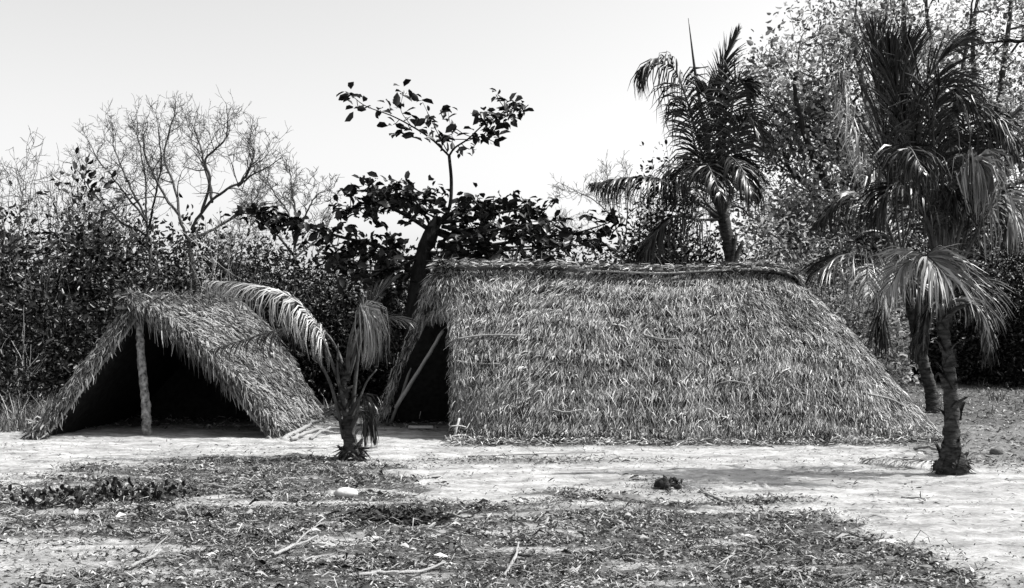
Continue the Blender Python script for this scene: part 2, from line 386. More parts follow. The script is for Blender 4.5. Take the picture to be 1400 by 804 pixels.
# rear slope edge seen through the doorway, and the hood over it
rl = W(601, 366, 17.25)
rear_edge = [rl, W(590, 398, 17.55), W(574, 437, 17.85), W(556, 478, 18.1), W(542, 512, 18.3), W(531, 549, 18.5), W(519, 581, 18.7)]
F0 = S_hut(np.array([0.0]), np.array([.28]))[0]
def S_hood(u, v):                    # u: front -> rear round the gable end, v: ridge -> lower lip
    u = np.clip(np.asarray(u, float), -.05, 1.05); v = np.asarray(v, float)
    top = ridge[0] + (rl - ridge[0]) * np.clip(u * 1.5, 0, 1)[..., None]
    lip = F0 + (rear_edge[2] + np.array([.12, -.1, .02]) - F0) * u[..., None] + np.array([-.14, -.05, .05]) * np.sin(np.clip(u, 0, 1) * math.pi)[..., None]
    P = top + (lip - top) * v[..., None]
    return P + (np.array([-.12, -.04, .03]) * np.sin(np.clip(v, 0, 1) * math.pi)[..., None]) * np.sin(np.clip(u, 0, 1) * math.pi)[..., None]
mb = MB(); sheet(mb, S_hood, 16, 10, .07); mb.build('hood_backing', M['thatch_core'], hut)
mb = MB(); thatch_blades(mb, S_hood, 4200, (.08, .26), (.004, .010), (.0, .06), .6, 5)
fringe(mb, [S_hood(np.array([u]), np.array([.97]))[0] for u in np.linspace(0, 1, 6)], 420, (.04, .13), .03, hang=(-.1, -.1, -1), jit=.25)
mb.build('door_hood', M['thatch'], hut)
mb = MB()
fringe(mb, rear_edge, 3200, (.07, .22), .04, (.003, .009), hang=(-.15, -.25, -.8), jit=.35, along=.8)
fringe(mb, [p + np.array([.07, .12, 0]) for p in rear_edge], 1300, (.07, .22), .045, (.003, .009), hang=(-.1, -.2, -1), jit=.3, along=.6)
mb.build('thatch_edge', M['thatch'], hut)
# ridge: a roll of straw with a long crooked pole tied on it
rp = [rl + np.array([0, 0, .03])] + [p + np.array([0, -.02, .05]) for p in ridge] + [tipT + np.array([.12, .04, -.10])]
mb = MB(); Pm = spline(rp, 60); mb.tube(Pm + np.array([0, .03, -.04]), [.07, .07, .07, .07, .07, .02], 8, rough=.4)
nb = 3600; i = rng.integers(0, 58, nb); T = unit(Pm[i + 1] - Pm[i]); an = rng.uniform(-1.5, 1.5, nb)
base = Pm[i] + np.stack([np.zeros(nb), np.sin(an) * .085, np.cos(an) * .075 - .03], 1)
D = unit(T * rng.choice([-1, 1], nb)[:, None] * rng.uniform(.2, 1.4, nb)[:, None] + np.stack([rng.normal(size=nb) * .2, np.sin(an) * .8, np.cos(an) * .28 - .1], 1))
L = rng.uniform(.08, .24, nb)[:, None]; wv = unit(np.cross(D, rng.normal(size=(nb, 3)))) * rng.uniform(.004, .011, nb)[:, None]
mb.strips(np.stack([base, base + D * L * .5, base + D * L + np.array([0, 0, -.03])], 1), np.stack([wv, wv, wv * .3], 1))
mb.build('ridge_straw', M['thatch'], hut)
pole([p + np.array([0, -.10, -.005]) for p in rp[:4]], .022, 'ridge_pole', M['pole'], hut)
pole([p + np.array([0, -.11, .0]) for p in [W(790, 370, 17.2), W(900, 374, 17.25), W(1000, 369, 17.35), W(1070, 369, 17.4)]], .018, 'ridge_pole', M['pole'], hut)
def on_front(px, py):                                  # the point of the front slope under a photo measurement
    best = None
    u, v = np.meshgrid(np.linspace(0, .5, 160), np.linspace(0, 1, 80)); P = S_hut(u.ravel(), v.ravel())
    e = (700 + FOC * P[:, 0] / P[:, 1] - px) ** 2 + (HOR - FOC * (P[:, 2] - CAMZ) / P[:, 1] - py) ** 2
    return P[np.argmin(e)] + np.array([0, -.055, .03])
for a in ([(624, 466), (665, 462), (712, 462)], [(624, 495), (650, 499), (682, 500)], [(757, 562), (772, 564), (794, 563)], [(985, 525), (1000, 525), (1018, 526)], [(880, 462), (905, 466), (925, 466)], [(1180, 540), (1215, 548), (1245, 556)]):
    pole([on_front(*q) for q in a], .014, 'batten', M['pole'] if a[0][0] < 640 else M['darkpole'], hut)
pole([W(541, 558, 17.6), W(575, 503, 17.45), W(606, 452, 17.2)], .034, 'door_prop', M['pole'], hut)
pole([W(627, 598, 15.9), W(629, 560, 16.0), W(628, 500, 16.3), W(626, 440, 16.7)], .028, 'door_post', M['pole'], hut)
pole([W(535, 577, 18.55), W(556, 520, 18.25), W(600, 380, 17.35)], .03, 'rafter', M['darkpole'], hut)

# ---- small hut on the left: open front gable
A0, A1 = W(186, 414, 16.55), W(322, 409, 19.7)
R0, R1 = W(383, 600, 16.1), W(436, 580, 19.0)
L0, L1 = W(44, 602, 15.9), np.array([-6.75, 19.3, .02])
R0[2] = R1[2] = L0[2] = .03
def slope(a0, a1, b0, b1, bul):
    def S(u, v):
        u = np.asarray(u, float); v = np.asarray(v, float)
        a = a0 + (a1 - a0) * u[..., None]; b_ = b0 + (b1 - b0) * u[..., None]
        P = a + (b_ - a) * v[..., None]
        s = np.sin(np.clip(v, 0, 1) * math.pi)
        H = b_ - a; H[..., 2] = 0; H = unit(H)
        P = P + H * (s * bul + .05 * (fbm(u * 7, v * 4, 3, 41) - .5))[..., None]
        P[..., 2] += s * bul * .4 - .05 * np.sin(np.clip(u, 0, 1) * math.pi) * (1 - v) + .03 * (fbm(u * 6, v * 5, 3, 42) - .5)
        return P
    return S
SR = slope(A0, A1, R0, R1, .17); SL = slope(A0, A1, L0, L1, .0)
hut2 = thing('lean_thatched_hut', 'small weathered thatched hut left of the big one with an open dark front', 'hut', (-5.4, 17.5, 0))
hut2.name = 'thatched_hut'
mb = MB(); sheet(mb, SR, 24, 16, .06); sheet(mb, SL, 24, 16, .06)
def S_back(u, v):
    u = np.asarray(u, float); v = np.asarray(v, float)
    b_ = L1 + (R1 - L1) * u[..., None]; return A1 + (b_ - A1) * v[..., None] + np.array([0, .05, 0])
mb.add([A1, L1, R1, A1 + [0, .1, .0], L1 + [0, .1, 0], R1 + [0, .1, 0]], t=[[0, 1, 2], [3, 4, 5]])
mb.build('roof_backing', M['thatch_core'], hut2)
mb = MB(); fl = lambda u, v: .28 + 0 * u
thatch_blades(mb, SR, 21000, (.10, .34), (.004, .011), (0, .09), .6, 7, flow=fl)
thatch_blades(mb, SR, 3600, (.10, .30), (.006, .014), (.03, .12), 1.0, 5, vmax=.98)
edge = [SR(np.array([0.0]), np.array([v]))[0] for v in np.linspace(0, .98, 10)]
fringe(mb, edge, 3200, (.06, .20), .045, (.003, .009), hang=(.0, -.12, -1), jit=.20, along=.45)
fringe(mb, edge[:7], 300, (.15, .42), .05, (.003, .009), hang=(0, -.05, -1), jit=.10, along=.15)
fringe(mb, [SR(np.array([u]), np.array([.97]))[0] for u in np.linspace(0, 1, 6)], 900, (.08, .28), .05, hang=(.45, -.2, -.7), jit=.35)
mb.build('thatch_roof', M['thatch_left'], hut2)
mb = MB()
thatch_blades(mb, SL, 5000, (.15, .40), (.006, .017), (0, .10), .5, 6)
edge2 = [SL(np.array([0.0]), np.array([v]))[0] for v in np.linspace(0, 1.0, 10)]
fringe(mb, edge2, 3600, (.06, .16), .04, (.003, .009), hang=(-.2, -.15, -.8), jit=.4, along=.9)
fringe(mb, [p + np.array([.06, 0, -.03]) for p in edge2], 400, (.06, .22), .04, (.003, .009), hang=(0, -.05, -1), jit=.18)
fringe(mb, edge2[8:], 400, (.06, .2), .06, hang=(-.2, -.2, -.7), jit=.5)
mb.build('thatch_slope', M['thatch_left'], hut2)
mb = MB(); fringe(mb, [A0 + [-.1, -.05, .05], A0 + [0, .1, .07], (A0 + A1) / 2 + [0, 0, .03], A1 + [0, 0, .05]], 2200, (.08, .24), .05, (.003, .009), hang=(.3, -.1, -.35), jit=.8, along=.0)
mb.build('ridge_straw', M['thatch_left'], hut2)
mb = MB(); P = spline([W(201, 594, 16.6), W(200, 560, 16.6), W(196, 520, 16.62), W(192, 470, 16.62), W(190, 432, 16.62)], 40); P[0, 2] = -.05
mb.tube(P, [.07, .072, .062, .06, .05], 10, rough=.4); mb.build('front_post', mat('mottled_post', .03, .34, .85, .1, 16, island=False, bump=.9, bscale=30), hut2)
pole([A0 + [-.25, -.1, -.08], A0 + [.02, -.06, -.04], A0 + [.2, 0, .02]], .03, 'ridge_pole', M['darkpole'], hut2)
pole([edge[i] + np.array([-.1, .1, -.1]) for i in (0, 4, 9)], .03, 'rafter', M['darkpole'], hut2)
pole([edge2[i] + np.array([.1, .08, -.08]) for i in (0, 4, 9)], .03, 'rafter', M['darkpole'], hut2)

# ------------------------------------------------------------------ palms
def frond(parent, pts, L=.7, n=60, droop=.55, ang=50, wid=.016, start=.15, r=.022, twist=0, dry=False, tipL=.35, onesided=0, clump=0.0, name='frond', m=None, label=None):
    """pts: world points of the stalk; leaflets leave both sides and hang under their weight"""
    P = spline(pts, 40); T = unit(np.gradient(P, axis=0))
    mb = MB(); mb.tube(P, [r * 1.5, r, r * .7, r * .3], 5, cap=False); nst = sum(len(q) for q in mb.q)
    t = np.linspace(start, 1, n) + rng.normal(size=n) * .004; t = np.clip(t, 0, .999)
    out = []
    for sd_ in (-1, 1):
        if onesided and sd_ != onesided: continue
        f = t * 39; k = f.astype(int); k = np.minimum(k, 38); fr_ = (f - k)[:, None]
        p = P[k] * (1 - fr_) + P[k + 1] * fr_; tt = unit(T[k] * (1 - fr_) + T[k + 1] * fr_)
        up = np.array([0, 0, 1.0])
        side = np.cross(tt, up); nrm = np.linalg.norm(side, axis=1)[:, None]
        fallback = np.array([math.cos(twist), math.sin(twist), 0])
        side = np.where(nrm > .35, side / (nrm + 1e-9), unit(np.cross(tt, np.cross(fallback, tt)) + 1e-6))
        nn = np.cross(side, tt)
        ca, sa = math.cos(twist), math.sin(twist)
        sv = side * ca + nn * sa
        A = np.radians(ang * (1.12 - .5 * t) + rng.normal(size=len(t)) * 8)[:, None]
        D = unit(tt * np.cos(A) + sv * sd_ * np.sin(A) + nn * .18)
        Ls = L * (np.sin(np.clip((t - start) / (1 - start) * .86 + .14, 0, 1) * math.pi) ** .6 * (1 - tipL) + tipL) * rng.uniform(.85, 1.1, len(t)) * (1 - .35 * sst(.8, 1, t))
        Ls = Ls[:, None]
        dr = (droop * .8 * rng.uniform(.6, 1.35, len(t)))[:, None]
        g_ = np.array([0, 0, -1.0]); wind = np.array([0.05, 0, 0])
        C = []
        for q in (0, .25, .5, .75, 1.0):
            d = unit(D * (1 - dr * q * .75) + (g_ + wind) * dr * q)
            C.append(p + d * Ls * q)
        C = np.stack(C, 1)
        dd = unit(np.gradient(C, axis=1))
        wv = unit(np.cross(dd, np.cross(tt[:, None, :] + 1e-4, dd)) * 1.0 + rng.normal(size=(len(t), 1, 3)) * .25)
        prof = np.array([.5, 1, .9, .55, .1])[None, :, None] * wid * .62
        out.append((C, wv * prof))
    for C, Wd in out: mb.strips(C, Wd)
    o = mb.build(name, m or (M['palm_dry'] if dry else M['palm']), parent)
    o.data.materials.append(M['stalk']); mi = np.zeros(len(o.data.polygons), int); mi[:nst] = 1; o.data.polygons.foreach_set('material_index', mi)
    if label: o['label'] = label
    return o
def palm_trunk(parent, pts, radii, n=60, boots=0, btop=.5):
    P = spline(pts, n); R = np.interp(np.linspace(0, 1, n), np.linspace(0, 1, len(radii)), radii)
    R = R * (1 + .07 * (np.arange(n) % 4 == 0) - .04 * (np.arange(n) % 4 == 2))
    mb = MB(); mb.tube(P, R, 14, rough=.14)
    for k in range(boots):                                   # old leaf bases wrapped round the stem
        t = btop + (1 - btop) * k / boots; i = int(t * (n - 1)); a = k * 2.4 + rng.normal() * .2
        o = np.array([math.cos(a), math.sin(a), 0]); l_ = rng.uniform(.08, .2)
        q = P[i] + o * R[i] * .8
        C = np.stack([q, q + o * .035 + [0, 0, l_ * .5], q + o * rng.uniform(.07, .16) + [0, 0, l_]])[None]
        s_ = np.array([-o[1], o[0], 0]); mb.strips(C, np.stack([s_ * .075, s_ * .05, s_ * .012])[None])
        mb.strips(C + o * -.02, np.stack([s_ * .075, s_ * .05, s_ * .012])[None])
    mb.build('trunk', M['palmbark'], parent)
def ww(base, *p):        # points given as (px, py, depth offset) around a palm's distance
    return [W(a, b_, base + c) for a, b_, c in p]

# -- front right palm
Y = 12.1
pr = thing('coconut_palm', 'nearest palm at right, thick ringed trunk with swollen base on the sand', 'palm tree', W(1301, 650, Y))
palm_trunk(pr, ww(Y, (1301, 656, 0), (1301, 636, 0), (1301, 610, 0), (1301, 560, 0), (1297, 500, 0), (1292, 455, 0), (1290, 420, 0)), [.14, .18, .13, .085, .08, .07, .055, .045, .04], boots=26, btop=.22)
mb = MB()   # basal bole with sheaths
for k in range(16):
    a = k * 2 * math.pi / 16 + rng.normal() * .1; o = np.array([math.cos(a), math.sin(a), 0]); b0 = W(1301, 650, Y); b0[2] = -.02
    s_ = np.array([-o[1], o[0], 0]); hgt = rng.uniform(.16, .28)
    mb.strips(np.stack([b0 + o * .12, b0 + o * .195 + [0, 0, .10], b0 + o * .125 + s_ * .05 + [0, 0, hgt]])[None], np.stack([s_ * .06, s_ * .06, s_ * .01])[None])
mb.build('root_sheath', M['palmbark'], pr)
c = (1290, 435, 0)
frond(pr, ww(Y, c, (1278, 385, -.1), (1262, 354, -.3), (1272, 354, -.55), (1296, 380, -.8)), .82, 44, .5, 44, .026, .42, m=M['palm_dry'], label='pale drooping frond fanned over the trunk')
frond(pr, ww(Y, c, (1300, 395, .1), (1318, 385, .2), (1338, 400, .2), (1350, 430, .1)), .6, 44, .5, 50, .016, .3)
frond(pr, ww(Y, c, (1300, 370, 0), (1318, 290, -.1), (1326, 236, -.15), (1332, 224, -.25), (1338, 240, -.4)), .62, 90, 1.2, 22, .022, .62, m=M['palm_dry'], label='pale folded frond hanging like a closed umbrella')
frond(pr, ww(Y, c, (1310, 370, .1), (1340, 310, .1), (1362, 275, .0), (1380, 285, -.1), (1388, 310, -.2)), .62, 46, .85, 50, .018, .4, m=M['palm_dry'])
frond(pr, ww(Y, c, (1298, 350, .2), (1290, 260, .3), (1285, 195, .3), (1305, 155, .25), (1345, 155, .1), (1375, 190, 0)), .80, 70, .75, 60, .018, .35)
frond(pr, ww(Y, c, (1300, 350, .3), (1318, 270, .45), (1345, 205, .5), (1392, 150, .5)), .6, 64, .35, 38, .018, .3)
frond(pr, ww(Y, c, (1285, 340, .3), (1262, 230, .4), (1258, 140, .4), (1280, 90, .3), (1318, 55, .2)), .75, 74, .45, 35, .018, .35)
frond(pr, ww(Y, c, (1285, 330, .1), (1262, 250, 0), (1240, 208, -.25), (1246, 205, -.6), (1262, 235, -.9)), .72, 54, .95, 50, .018, .45)
frond(pr, ww(Y, c, (1275, 340, .1), (1252, 230, .2), (1226, 130, .2), (1212, 55, .2)), .62, 90, .25, 20, .02, .3)
frond(pr, ww(Y, c, (1282, 390, -.1), (1262, 362, -.2), (1236, 362, -.3), (1215, 395, -.4)), .6, 50, .8, 50, .016, .35, m=M['palm_dry'], label='pale hanging frond on the left side')
frond(pr, ww(Y, c, (1305, 380, .2), (1325, 310, .4), (1350, 270, .5), (1375, 290, .6), (1385, 330, .6)), .6, 60, .75, 40, .018, .3)
frond(pr, ww(Y, c, (1312, 420, -.1), (1335, 420, -.3), (1352, 455, -.4), (1350, 490, -.4)), .4, 30, .9, 40, .015, .3)

# -- second right palm behind it
Y = 20.3
p2 = thing('coconut_palm', 'dark leaning palm growing behind the right end of the big hut', 'palm tree', W(1276, 567, Y))
palm_trunk(p2, ww(Y, (1276, 569, 0), (1273, 535, 0), (1263, 500, -.1), (1250, 440, -.2), (1238, 395, -.3)), [.13, .115, .10, .10, .09], boots=14, btop=.35)
c = (1240, 400, -.3)
Z_ = -.4
frond(p2, ww(Y, c, (1222, 330, Z_), (1198, 270, Z_), (1170, 190, Z_), (1150, 122, Z_), (1148, 108, Z_)), .42, 90, .9, 10, .03, .35, m=M['palm_dry'], label='tall narrow frond leaning to the left')
frond(p2, ww(Y, c, (1228, 310, 0), (1212, 210, 0), (1204, 120, 0), (1196, 45, 0)), 1.5, 100, .15, 16, .026, .3)
frond(p2, ww(Y, c, (1234, 300, .2), (1228, 200, .2), (1232, 110, .2), (1240, 60, .2)), 1.2, 90, .2, 18, .026, .3)
frond(p2, ww(Y, c, (1215, 370, -.5), (1185, 350, -.9), (1150, 350, -1.2), (1118, 372, -1.4)), 1.05, 70, .55, 50, .024, .3)
frond(p2, ww(Y, c, (1215, 385, -.6), (1195, 368, -1.0), (1186, 366, -1.5), (1188, 400, -1.9)), 1.0, 50, .95, 55, .024, .4, dry=True)
frond(p2, ww(Y, c, (1225, 340, .4), (1200, 290, .8), (1165, 270, 1), (1120, 300, 1.1)), 1.0, 70, .8, 50, .024, .3)

# -- palm standing behind the big hut
Y = 21.0
pb = thing('coconut_palm', 'tall windblown palm rising behind the ridge of the big hut', 'palm tree', (W(1004, 400, Y)[0], Y, float(rise(0, Y))))
palm_trunk(pb, [np.array([4.4, Y, 0])] + ww(Y, (1010, 450, 0), (1003, 380, 0), (994, 320, 0), (985, 270, 0)), [.15, .13, .12, .11, .09], boots=10, btop=.4)
c = (988, 300, 0); nl = .026
mb = MB(); mb.tube(spline(ww(Y, c, (968, 200, 0), (952, 110, 0), (941, 25, 0)), 20), [.05, .045, .03, .006], 6); o = mb.build('spear_leaf', M['palm'], pb)
frond(pb, ww(Y, c, (962, 220, .1), (940, 140, .1), (920, 92, .1), (896, 84, 0), (884, 100, 0)), .85, 80, .85, 50, nl, .3)
frond(pb, ww(Y, c, (985, 220, 0), (984, 150, 0), (988, 95, 0), (1010, 42, 0)), .62, 80, .25, 22, nl, .3, twist=.6)
frond(pb, ww(Y, c, (992, 240, -.1), (1000, 160, -.1), (1006, 118, -.1), (1014, 112, -.1), (1024, 130, -.1)), .75, 90, .5, 55, nl, .2, twist=.3)
frond(pb, ww(Y, c, (1000, 255, -.3), (1008, 190, -.5), (1018, 165, -.6), (1032, 175, -.7)), .8, 80, .6, 55, nl, .2)
frond(pb, ww(Y, c, (965, 250, 0), (948, 190, 0), (938, 150, 0), (926, 140, 0)), .6, 80, .45, 55, nl, .2, twist=.3)
frond(pb, ww(Y, c, (950, 275, -.3), (910, 250, -.6), (865, 243, -.8), (812, 250, -.9)), .8, 84, .75, 55, nl, .2)
frond(pb, ww(Y, c, (978, 250, -.4), (966, 226, -.8), (970, 230, -1.3), (985, 265, -1.8)), 1.1, 56, .9, 55, nl, .3, m=M['palm'])
frond(pb, ww(Y, c, (990, 250, -.4), (994, 215, -.8), (1012, 228, -1.3), (1030, 265, -1.6)), 1.0, 56, .9, 55, nl, .3)
frond(pb, ww(Y, c, (960, 270, .3), (940, 235, .5), (925, 235, .7), (915, 270, .8)), .8, 70, .9, 50, nl, .2)
frond(pb, ww(Y, c, (955, 300, -.2), (925, 295, -.4), (895, 320, -.5), (880, 350, -.6)), .9, 60, .85, 55, nl, .2)
frond(pb, ww(Y, c, (970, 290, .2), (955, 240, .6), (948, 210, 1), (945, 230, 1.4)), .8, 60, .9, 55, nl, .2)
frond(pb, ww(Y, c, (998, 280, .2), (1008, 240, .5), (1020, 235, .8), (1030, 265, 1)), .75, 60, .9, 50, nl, .2)
frond(pb, ww(Y, c, (975, 260, 0), (970, 200, 0), (975, 150, 0), (968, 120, 0)), .95, 80, .45, 35, nl, .2, twist=.4)
# dark skirts of old leaves hanging round the two right-hand palms
Y = 20.3; c = (1240, 400, -.3)
frond(p2, ww(Y, c, (1228, 385, -.5), (1212, 392, -.8), (1205, 430, -1.0), (1208, 470, -1.0)), .75, 60, .9, 30, .024, .3, label='old frond hanging down along the left of the trunk')
frond(p2, ww(Y, c, (1245, 385, -.5), (1256, 395, -.8), (1256, 440, -.9), (1250, 485, -.9)), .7, 60, .9, 26, .024, .3, label='old frond hanging down over the trunk')
frond(p2, ww(Y, c, (1258, 390, .2), (1275, 400, .4), (1290, 440, .5)), .8, 50, .9, 35, .024, .2)
Y = 12.1; c = (1290, 435, 0)
frond(pr, ww(Y, c, (1284, 415, -.1), (1272, 420, -.2), (1264, 450, -.25), (1262, 480, -.25)), .32, 50, .9, 30, .016, .2, label='dead frond hanging on the left of the trunk')
frond(pr, ww(Y, c, (1300, 415, 0), (1320, 412, 0), (1342, 435, 0), (1352, 465, 0)), .40, 50, .8, 35, .016, .25, m=M['palm_dry'])
frond(pr, ww(Y, c, (1300, 330, .2), (1312, 250, .3), (1326, 190, .3), (1360, 175, .2), (1392, 215, .1)), .6, 74, .7, 50, .018, .3)
frond(pr, ww(Y, c, (1284, 360, 0), (1268, 300, -.1), (1240, 262, -.2), (1215, 262, -.3), (1200, 300, -.3)), .6, 66, .8, 35, .018, .3)
frond(pr, ww(Y, c, (1290, 330, .1), (1280, 240, .2), (1276, 160, .2), (1290, 120, .1), (1312, 135, 0)), .62, 70, .7, 40, .018, .3)
frond(pr, ww(Y, c, (1292, 330, .1), (1296, 280, .1), (1304, 262, -.1), (1310, 290, -.2)), .55, 60, .95, 35, .018, .3)
Y = 21.0
for a, b_ in ((1006, 322), (1016, 330)):
    q = MB(); q.tube(spline(ww(Y, (998, 380, -.1), ((998 + a) / 2, 350, -.1), (a, b_, -.1)), 8), [.07, .05, .035], 6); q.build('cut_stalk', M['palmbark'], pb)

# -- small palm between the huts
Y = 13.45
pc = thing('coconut_palm', 'short ragged young palm standing between the two huts', 'palm tree', W(482, 628, Y))
palm_trunk(pc, ww(Y, (482, 632, 0), (480, 612, 0), (474, 570, 0), (470, 530, 0), (474, 490, 0)), [.115, .10, .05, .04, .035], boots=22, btop=.0)
c = (474, 520, 0)
def stem(p, r): q = MB(); q.tube(spline(p, 14), r, 6); q.build('stalk', M['stalk'], pc)
frond(pc, ww(Y, (472, 545, 0), (462, 520, 0), (448, 480, 0), (430, 440, 0), (395, 404, .0), (340, 388, .1), (286, 384, .2)), .52, 96, .85, 48, .014, .36, r=.018, label='long pale frond arching left in front of the small hut', m=M['palm_dry'])
frond(pc, ww(Y, c, (462, 480, .3), (440, 452, .4), (400, 448, .5), (350, 460, .6), (290, 478, .7)), .5, 50, .75, 50, .011, .35, r=.014, label='thin drooping frond in front of the thatch')
frond(pc, ww(Y, c, (478, 470, -.1), (488, 436, -.1), (496, 427, -.2), (504, 440, -.3)), .66, 84, 1.25, 16, .016, .5, m=M['palm_dry'], label='pale folded frond hanging in a narrow bundle')
frond(pc, ww(Y, c, (484, 470, .1), (495, 440, .2), (512, 410, .3), (540, 382, .4)), .42, 60, .2, 38, .012, .45)
frond(pc, ww(Y, c, (488, 480, .2), (504, 445, .3), (528, 436, .4), (560, 438, .5)), .42, 50, .4, 45, .012, .4)
frond(pc, ww(Y, c, (488, 470, 0), (500, 440, 0), (512, 450, -.1), (520, 480, -.1)), .5, 44, .95, 40, .013, .35)
frond(pc, ww(Y, (478, 570, 0), (490, 548, -.05), (500, 545, -.1), (508, 570, -.1), (512, 600, -.1)), .34, 60, 1.0, 18, .014, .25, label='dead brown frond hanging to the ground')
frond(pc, ww(Y, (478, 590, 0), (492, 565, -.15), (498, 575, -.2), (499, 605, -.2)), .26, 36, 1.0, 18, .014, .25)
stem(ww(Y, (478, 600, 0), (488, 560, -.1), (500, 525, -.1), (515, 505, -.1)), [.02, .008])
stem(ww(Y, (470, 600, 0), (462, 560, 0), (450, 520, 0), (432, 488, 0), (424, 480, 0)), [.03, .012])
stem(ww(Y, (482, 560, 0), (488, 500, 0), (494, 450, 0), (497, 430, 0)), [.03, .015])
stem(ww(Y, (468, 540, -.05), (462, 510, -.05), (462, 470, -.05)), [.025, .008])

def foot(parent, c, r, n, m='palmbark'):
    mb = MB(); a = rng.uniform(0, 2 * math.pi, n); o = np.stack([np.cos(a), np.sin(a), 0 * a], 1)
    b0 = np.array(c) + o * (r * rng.uniform(.5, .95, n))[:, None] + np.stack([0 * a, 0 * a, rng.uniform(.02, .16, n)], 1)
    L = rng.uniform(.06, .2, n)[:, None]; D = unit(o * rng.uniform(.2, 1, n)[:, None] + np.array([0, 0, -.55]) + rng.normal(size=(n, 3)) * .35)
    C = np.stack([b0, b0 + D * L * .5, b0 + D * L], 1); C[..., 2] = np.maximum(C[..., 2], gz(C[..., 0], C[..., 1]) + .004)
    wv = unit(np.cross(D, rng.normal(size=(n, 3)))) * rng.uniform(.003, .012, n)[:, None]
    mb.strips(C, np.stack([wv, wv, wv * .3], 1)); o_ = mb.build('root_fibres', M[m], parent)
foot(pr, ground_point(1301, 648), .18, 130); foot(pc, ground_point(481, 628), .13, 320)
# ------------------------------------------------------------------ trees and shrubs
def grow(mb, p, d, L, r, depth, tips, up=.15, spread=.6, wob=.16, kids=3, sides=5, rmin=.006, ratio=.68):
    n = max(4, int(5 + L * 1.2)); P = [np.array(p, float)]; d = unit(np.array(d, float))
    for k in range(n):
        d = unit(d + rng.normal(size=3) * wob + np.array([0, 0, up * .4])); P.append(P[-1] + d * L / n)
    P = np.array(P); R = np.linspace(r, max(rmin * .7, r * .5), n + 1)
    mb.tube(P, R, sides if r > .03 else 4 if r > .012 else 3, cap=False)
    if depth <= 0 or r < rmin: tips.append((P[-1], d)); return
    for k in range(kids):
        i = rng.integers(n // 3, n + 1) if k else n
        dd = unit(d + rng.normal(size=3) * spread + np.array([0, 0, up]))
        grow(mb, P[i], dd, L * rng.uniform(ratio - .13, ratio + .13), max(rmin, R[i] * (.62 if k else .8)), depth - 1, tips, up, spread, wob, kids, sides, rmin, ratio)

def limb(mb, pts, r0, r1, depth, tips, side=7, kidL=1.0, up=.25, spread=.6, kids=3, rmin=.008, start=.3, flat=1.0):
    """a main limb along measured points that throws smaller branches"""
    P = spline(pts, 30); P = P + np.cumsum(rng.normal(size=P.shape) * .012, 0) * 1.0; R = np.linspace(r0, r1, 30)
    mb.tube(P, R, 7 if r0 > .05 else 5, cap=False)
    T = unit(np.gradient(P, axis=0))
    for k in range(side):
        i = int(30 * (start + (1 - start) * (k + rng.random() * .7) / side)); i = min(i, 29)
        dd = unit(T[i] * .8 + rng.normal(size=3) * spread * np.array([1, 1, flat]) + np.array([0, 0, up]))
        grow(mb, P[i], dd, kidL * rng.uniform(.6, 1.1) * (1.15 - .5 * i / 30), max(rmin, R[i] * .55), depth, tips, up, spread, .14, kids, rmin=rmin)
    grow(mb, P[-1], T[-1], kidL * .7, max(rmin, r1), max(0, depth - 1), tips, up, spread, .14, kids, rmin=rmin)
    return P

def bare_tree(label, px, Y, limbs, r0, depth=3, kidL=1.0, m='twig', rmin=.009, name='bare_tree', side=10, cat='tree', group=None, trunk_pts=None, kids=3):
    z = float(rise(0, Y)); bx = (px - 700) / FOC * Y
    t = thing(name, label, cat, (bx, Y, z), group)
    mb = MB(); tp = trunk_pts; P = spline([np.array([bx, Y, z - .1])] + ww(Y, *tp), 20)
    mb.tube(P, [r0 * 1.3, r0, r0 * .85], 9, rough=.1); mb.build('trunk', M['bark'] if m == 'twig' else M['bark_pale'], t)
    mb = MB(); tips = []
    top_ = tp[-1][1]
    for lm in limbs: limb(mb, ww(Y, *[(a, b_ + max(0, top_ - b_) * (.11 if cat == 'tree' else 0), c_) for a, b_, c_ in lm]), r0 * .6, r0 * .22, depth, tips, side, kidL, up=.10, spread=.75, rmin=rmin, kids=kids)
    mb.build('branches', M[m], t)
    return t, tips

# big leafless tree at left
Y = 27
t1, _ = bare_tree('large leafless tree spreading against the sky above the small hut', 268, Y,
    [[(258, 330, 0), (245, 290, 0), (238, 240, .3), (222, 200, .5), (232, 150, .5), (236, 130, .6)],
     [(245, 290, 0), (225, 255, -.5), (205, 205, -.8), (200, 165, -1)],
     [(262, 310, 0), (290, 270, 0), (325, 245, .2), (345, 232, .2), (368, 218, .3)],
     [(275, 285, 0), (285, 240, -.4), (280, 205, -.5), (304, 175, -.6), (308, 152, -.6)],
     [(290, 270, 0), (282, 220, .6), (275, 180, .8), (268, 150, .9)],
     [(325, 245, .2), (345, 225, 0), (348, 200, 0)],
     [(255, 330, 0), (300, 310, .4), (340, 285, .6), (360, 275, .8)]],
    .07, 3, .66, rmin=.005, trunk_pts=[(270, 420, 0), (262, 360, 0), (258, 330, 0)])
t2, _ = bare_tree('leafless tree left of the largest bare tree, fan of upright limbs', 208, Y + .8,
    [[(205, 330, 0), (200, 285, 0), (182, 240, 0), (165, 195, .2), (162, 162, .3)],
     [(203, 320, 0), (198, 270, .4), (195, 210, .5), (187, 155, .5)],
     [(200, 300, 0), (180, 265, -.4), (150, 222, -.6), (128, 190, -.8)],
     [(200, 320, 0), (165, 295, .3), (130, 255, .4), (110, 225, .5)],
     [(203, 310, 0), (212, 260, -.4), (216, 200, -.6), (212, 150, -.8)]],
    .055, 3, .6, rmin=.005, trunk_pts=[(207, 420, 0), (206, 370, 0), (205, 325, 0)])
